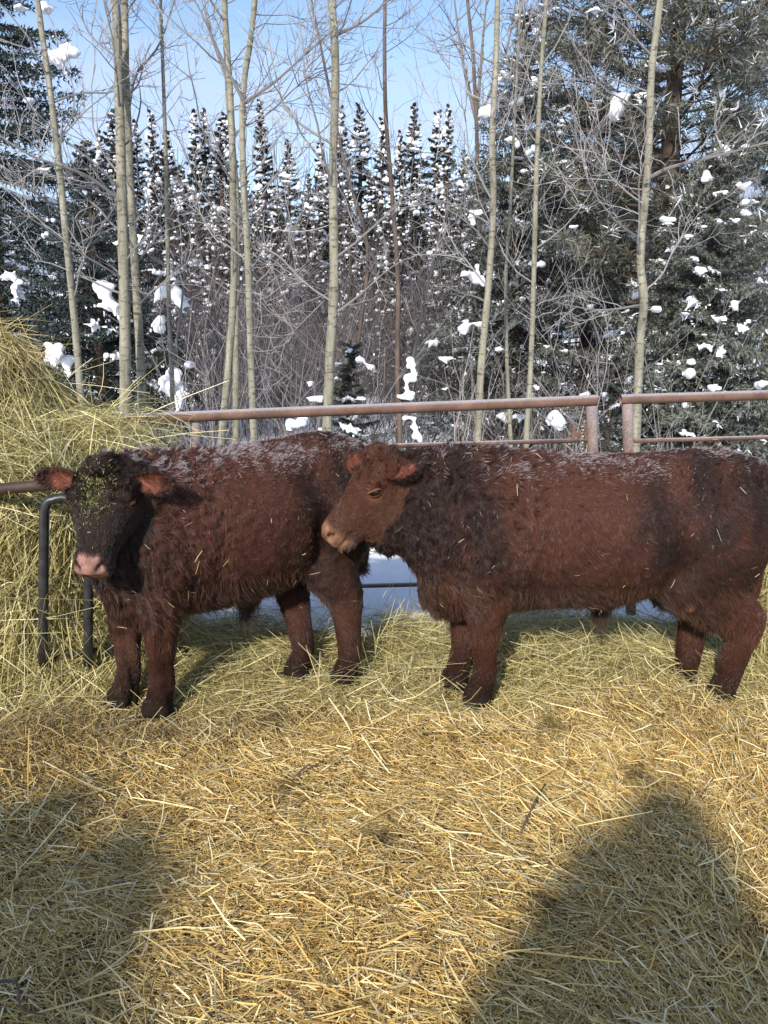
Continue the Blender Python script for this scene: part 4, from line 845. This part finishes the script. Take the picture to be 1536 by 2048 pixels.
# far spruces: three crowns shared between them
def far_spruces():
    protos = []
    for k in range(3):
        c = conifer('far_spruce', 'x', 768, 30, 9.5, (1.35, 1.6, 1.2)[k], 120, 60+k, 'far', z0=.3, dark=.52, frost=.10, nsnow=0, dust=9, sticks=False, power=.75, hue=(1.12, .95, .85))
        r = np.random.default_rng(k+5); sm = MB()
        for i in range(230):
            s = r.uniform(0, 1)**1.2; z = .3+9.0*s; rad = (1.35, 1.6, 1.2)[k]*(1-s)**.75*r.uniform(.55, 1.0); a = r.uniform(0, 6.28); w = r.uniform(.035, .09)*(1.1-.3*s)
            snow_blob(sm, (rad*math.cos(a), rad*math.sin(a), z+.03-.15*rad), (w*r.uniform(.7, 1.7), w, w*r.uniform(.6, 1.3)), r.uniform(0, 60), a+1.57, .75, ICO2)
        o = sm.build('snow_load', M['snow'], c, True); o['kind'] = 'stuff'; protos.append(c)
    tips = [(150, 300, 24), (190, 262, 27), (225, 218, 29), (268, 240, 30), (306, 222, 27), (332, 262, 25), (385, 222, 36), (405, 215, 37), (430, 232, 34), (448, 226, 38), (530, 195, 31), (575, 280, 24), (640, 285, 25),
            (681, 212, 29), (720, 208, 31), (757, 235, 28), (800, 260, 26), (827, 208, 33), (868, 222, 34), (897, 208, 30), (930, 300, 24),
            (180, 330, 22), (300, 345, 20.9), (450, 330, 20.5), (525, 360, 18.2), (660, 335, 20.7), (745, 345, 19.8), (810, 350, 18.8), (885, 355, 18.4), (950, 370, 18), (365, 330, 20), (490, 335, 19), (610, 350, 19.5), (700, 360, 18.5), (845, 340, 20), (255, 350, 19), (780, 385, 17.5), (555, 390, 17), (420, 400, 17.5)]
    words = 'first second third fourth fifth sixth seventh eighth ninth tenth eleventh twelfth thirteenth fourteenth fifteenth sixteenth seventeenth eighteenth nineteenth twentieth twenty-first'.split()
    r = random.Random(4); used = [False]*3
    back = sorted([t for t in tips if t[2] > 22.5]); fr = sorted([t for t in tips if t[2] <= 22.5])
    for row, lst in (('b', back), ('f', fr)):
        for i, (u, v, Y) in enumerate(lst):
            k = (i*2+(row == 'f')) % 3; src = protos[k]
            if not used[k]: o = src; used[k] = True
            else:
                o = src.copy(); COL.objects.link(o)
                for ch in src.children: c = ch.copy(); COL.objects.link(c); c.parent = o
            t = P(u, v, Y); b = np.array((t[0], Y, .1)); s = (t[2]-.1)/9.5; w = s*r.uniform(.85, 1.12)*(1.0 if s < 1.1 else .92); o.location = b; o.scale = (w, w, s); o.rotation_euler = (0, R(r.uniform(-1.5, 1.5)), r.uniform(0, 6.28))
            prop(o, ('snow-flecked far spruce on the skyline, %s spire tip from the left' if row == 'b' else 'lower snow-flecked spruce in front of the skyline ones, %s from the left') % words[i], 'tree', 'far spruces on the skyline' if row == 'b' else 'nearer rank of distant spruces')
far_spruces()

# ------------------------------------------------------------------ undergrowth, far wood, hill
def undergrowth():
    r = np.random.default_rng(77); mb = MB()
    def clump(x, y, h, k, col, lev):
        z = float(snow_z(np.array([x]), np.array([y]))[0])
        for i in range(k):
            d = np.array((r.normal()*.22, r.normal()*.22, 1)); twigs(mb, r, (x+r.normal()*.12, y+r.normal()*.12, z-.03), d, h*r.uniform(.6, 1.15), r.uniform(.005, .010), lev, col*r.uniform(.7, 1.25))
    g1 = np.array((.135, .112, .105)); g2 = np.array((.27, .245, .24))
    for i in range(230):
        y = r.uniform(10.5, 19); u = r.uniform(340, 960); x = (u-768)/FPX*y; clump(x, y, r.uniform(1.6, 3.4), 4, g1 if r.uniform() < .7 else g2, 1)
    for i in range(36):
        y = r.uniform(7.6, 11); u = r.uniform(100, 1500); x = (u-768)/FPX*y; clump(x, y, r.uniform(.9, 2.2), 4, g2, 1)
    for i in range(90):
        y = r.uniform(8.2, 12.5); u = r.uniform(250, 1200); x = (u-768)/FPX*y; clump(x, y, r.uniform(.5, 1.2), 5, g1*1.1, 0)
    for i in range(22):
        y = r.uniform(5.6, 7.5); x = r.uniform(-2.5, 3.5); clump(x, y, r.uniform(.25, .6), 2, g1*.7, 0)
    o = mb.build('undergrowth', M['twig'], None, False, True); prop(o, 'tangle of bare grey brush and weeds under the trees', 'brush', kind='stuff')
    mb = MB()
    for i in range(150):
        y = r.uniform(48, 75); u = r.uniform(-150, 1700); x = (u-768)/FPX*y; h = y*.225*r.uniform(.75, 1.08)+1.5
        pts = walk(r, (x, y, -.1), (r.normal()*.05, 0, 1), h, 6, .04, .05); add_tube(mb, pts, np.linspace(.13, .02, 7), 4, g1*.9, False)
        for s in r.uniform(.35, 1, 13):
            k = min(int(s*6), 5); q = pts[k]; twigs(mb, r, q, np.array((r.normal()*.6, r.normal()*.6, .8)), h*.22*r.uniform(.5, 1.2), .028, 0, g2*.85)
    o = mb.build('far_woods', M['twig'], None, False, True); prop(o, 'far-off leafless grey wood along the skyline', 'woods', kind='stuff')
undergrowth()
def hill():
    n = 120; x = np.linspace(-700, 700, n); ys = np.linspace(380, 900, 30); X, Yg = np.meshgrid(x, ys); f = np.clip((Yg-380)/160, 0, 1)
    p = np.stack([X, Yg*0, X*0], -1); Zg = (92+10*N1(p, .0016)+5*N2(p, .006)+1.2*N5(p, .03))*np.sin(f*math.pi/2)-2
    V = np.stack([X, Yg, Zg], -1).reshape(-1, 3); i = np.arange(29)[:, None]*n; j = np.arange(n-1)[None]
    o = link('hill', make_mesh('hill', V, np.stack([i+j, i+j+1, i+n+j+1, i+n+j], -1).reshape(-1, 4), smooth=True), M['hill']); prop(o, 'blue-grey wooded ridge on the horizon', kind='structure')
hill()

# ------------------------------------------------------------------ small things behind the fence
def stub(label, px, Y, wpx):
    pts = np.array([P(u, v, Y) for u, v in px]); base = pts[-1].copy(); base[2] = 0; root = empty('snowy_stub', base); prop(root, label, 'stump', 'snow-capped stubs behind the rail')
    w = wpx/2*Y/FPX; c = spline(pts, 12)-base; mb = MB(); add_tube(mb, np.vstack([c+np.array((.0, .05, -.03)), (c[-1]+(0, .05, 0))*np.array((1, 1, 0))]), .03, 8); mb.build('stem', M['dark_bark'], root, True)
    sm = MB()
    for i, q in enumerate(c): snow_blob(sm, q, (w*(1+.25*math.sin(i*2.1)), w*.9, w*(.9+.2*math.cos(i*1.3))), i*1.7, 0, .2, ICO3)
    V, F = remesh(sm, .012, 4); Nn = vnormals(V, F); V = V+Nn*(.008*N1(V, 4)+.006*N2(V, 9))[:, None]; link('snow_cap', make_mesh('snow_cap', V, F, smooth=True), M['snow'], root)
stub('tall crooked stub wearing a column of snow above the top rail', [(818, 722), (828, 748), (812, 772), (822, 796), (800, 794)], 6.9, 17)
stub('short hooked stub capped with snow below the top rail', [(812, 838), (826, 836), (833, 856), (842, 884)], 6.3, 16)
def drift():
    sm = MB(); base = P(760, 1125, 5.7)
    for k in range(7): snow_blob(sm, np.array((.05*k-.16, .04*math.sin(k*2), .01*math.cos(k))), (.09, .07, .045), k*3.3, 0, .3)
    o = sm.build('snow_lump', M['snow'], None, True); o.location = (base[0], 5.75, .06); prop(o, 'low lump of snow with dead weeds past the bottom rail', 'snow')
drift()
def wire(label, a, b, Y0, Y1):
    p, q = P(*a, Y0), P(*b, Y1); s = np.linspace(0, 1, 16)[:, None]; c = p+(q-p)*s; c[:, 2] -= .10*4*(s*(1-s))[:, 0]; mb = MB(); add_tube(mb, c-p, .0035, 5)
    o = mb.build('wire', M['chain'], None, True); o.location = p; prop(o, label, 'wire', 'wires strung between the trees')
wire('thin wire strung across the trees from mid aspen towards the pine', (668, 272), (1300, 330), 7.25, 10.1)
wire('lower thin wire strung between the aspen clump and mid aspen', (488, 432), (668, 446), 7.35, 7.25)
def twig_things():
    r = np.random.default_rng(15)
    for lab, a, b, y in (('dark bent twig lying on the straw at the lower left corner', (-20, 1965), (92, 2030), None), ('thin dark twig on straw left of centre', (590, 1552), (648, 1522), None), ('long dark twig curving over the straw right of centre', (1042, 1665), (1090, 1568), None), ('brown twig low in the straw below the middle', (800, 1770), (985, 1735), None)):
        def gp(u, v):
            d = RT*(u-768)/FPX+UP*(1024-v)/FPX+FW; return CAM+d*((.075-CAM[2])/d[2])
        p, q = gp(*a), gp(*b); c = spline([p, p+(q-p)*.35+np.array((.01, .02, .012)), p+(q-p)*.7+np.array((-.01, -.015, .006)), q], 12); mb = MB(); add_tube(mb, c-p, np.linspace(.0042, .002, 12), 6)
        o = mb.build('twig', M['dark_bark'], None, True); o.location = p; prop(o, lab, 'twig', 'twigs in the bedding')
twig_things()

# ------------------------------------------------------------------ out of view: the photographer, plus a figure and heap added for foreground shade
def person(label, x, y, h):
    root = empty('person', (x, y, 0)); prop(root, label, 'person'); mb = MB(); k = h/1.8; X_, Y_, Z_ = np.eye(3)
    loft(mb, [((0, 0, z*k), X_*w*k, Y_*d*k) for z, w, d in ((.55, .25, .18), (.9, .30, .20), (1.1, .32, .20), (1.3, .32, .20), (1.44, .27, .18), (1.54, .20, .16), (1.62, .16, .15))], 3)
    ellipsoid(mb, (0, .02, 1.66*k), (.15*k, .15*k, .165*k)); ellipsoid(mb, (.02, -.08, 1.58*k), (.18*k, .16*k, .16*k))
    for s in (-1, 1):
        limb(mb, [(s*.10*k, 0, .84*k, .12, .12), (s*.11*k, .01, .5*k, .09, .09), (s*.115*k, 0, .15*k, .07, .07), (s*.115*k, .02, .06*k, .075, .09), (s*.115*k, .05, .0, .07, .12)])
        limb(mb, [(s*.24*k, 0, 1.38*k, .075, .075), (s*.31*k, .03, 1.12*k, .066, .066), (s*.20*k, .20, 1.24*k, .052, .052), (s*.07*k, .25, 1.44*k, .042, .042)])
    V, F = remesh(mb, .02, 3); link('body', make_mesh('body', V, F, smooth=True), M['coat'], root)
person('person in a bulky dark coat whose tall shadow falls on the straw at the right', .0, -.36, 1.84)
person('added unseen shorter figure in a dark coat, there to widen the tall shadow', -.22, -.46, 1.74)  # second figure added only to broaden the photographer's shadow
def shade_heap():  # mound added out of view, its outline shaped for the lower-left shade
    mb = MB(); r = np.random.default_rng(3)
    for c, q in (((-2.4, -.5, .6), (.8, .5, 1.28)), ((-1.8, -.45, .5), (.5, .42, 1.2)), ((-1.35, -.42, .3), (.45, .4, 1.02)), ((-1.05, -.4, .2), (.35, .36, .8))): ellipsoid(mb, c, q)
    V, F = remesh(mb, .05, 2); Nn = vnormals(V, F); V = V+Nn*(.06*N1(V, .8)+.045*N2(V, 2)+.03*N5(V, 5))[:, None]; base = np.array((-2.2, -.8, 0))
    root = empty('shade_heap', base); prop(root, 'added unseen straw heap, shaped to shade the bedding at the lower left', 'straw heap')
    link('core', make_mesh('core', V-base, F, smooth=True), M['pen'], root)
    Nn = vnormals(V, F); p, ix = sample_surface(V, F, 9000, np.where(V[F].mean(1)[:, 2] > 0, 1, 0), r); nn = unit(Nn[F[ix]].mean(1)); d = unit(r.normal(size=(9000, 3))+nn*.5)
    Vr, Fr, Cr = ribbons(p-base, d, r.uniform(.06, .3, 9000), r.uniform(.003, .006, 9000), pick([(.5, .34, .11), (.62, .47, .2), (.36, .23, .08)], [3, 3, 2], 9000, r), 3, .2, None, .2, .75, 5)
    o = link('loose_straw', make_mesh('loose_straw', Vr, Fr, Cr), M['straw'], root); o['kind'] = 'stuff'
shade_heap()
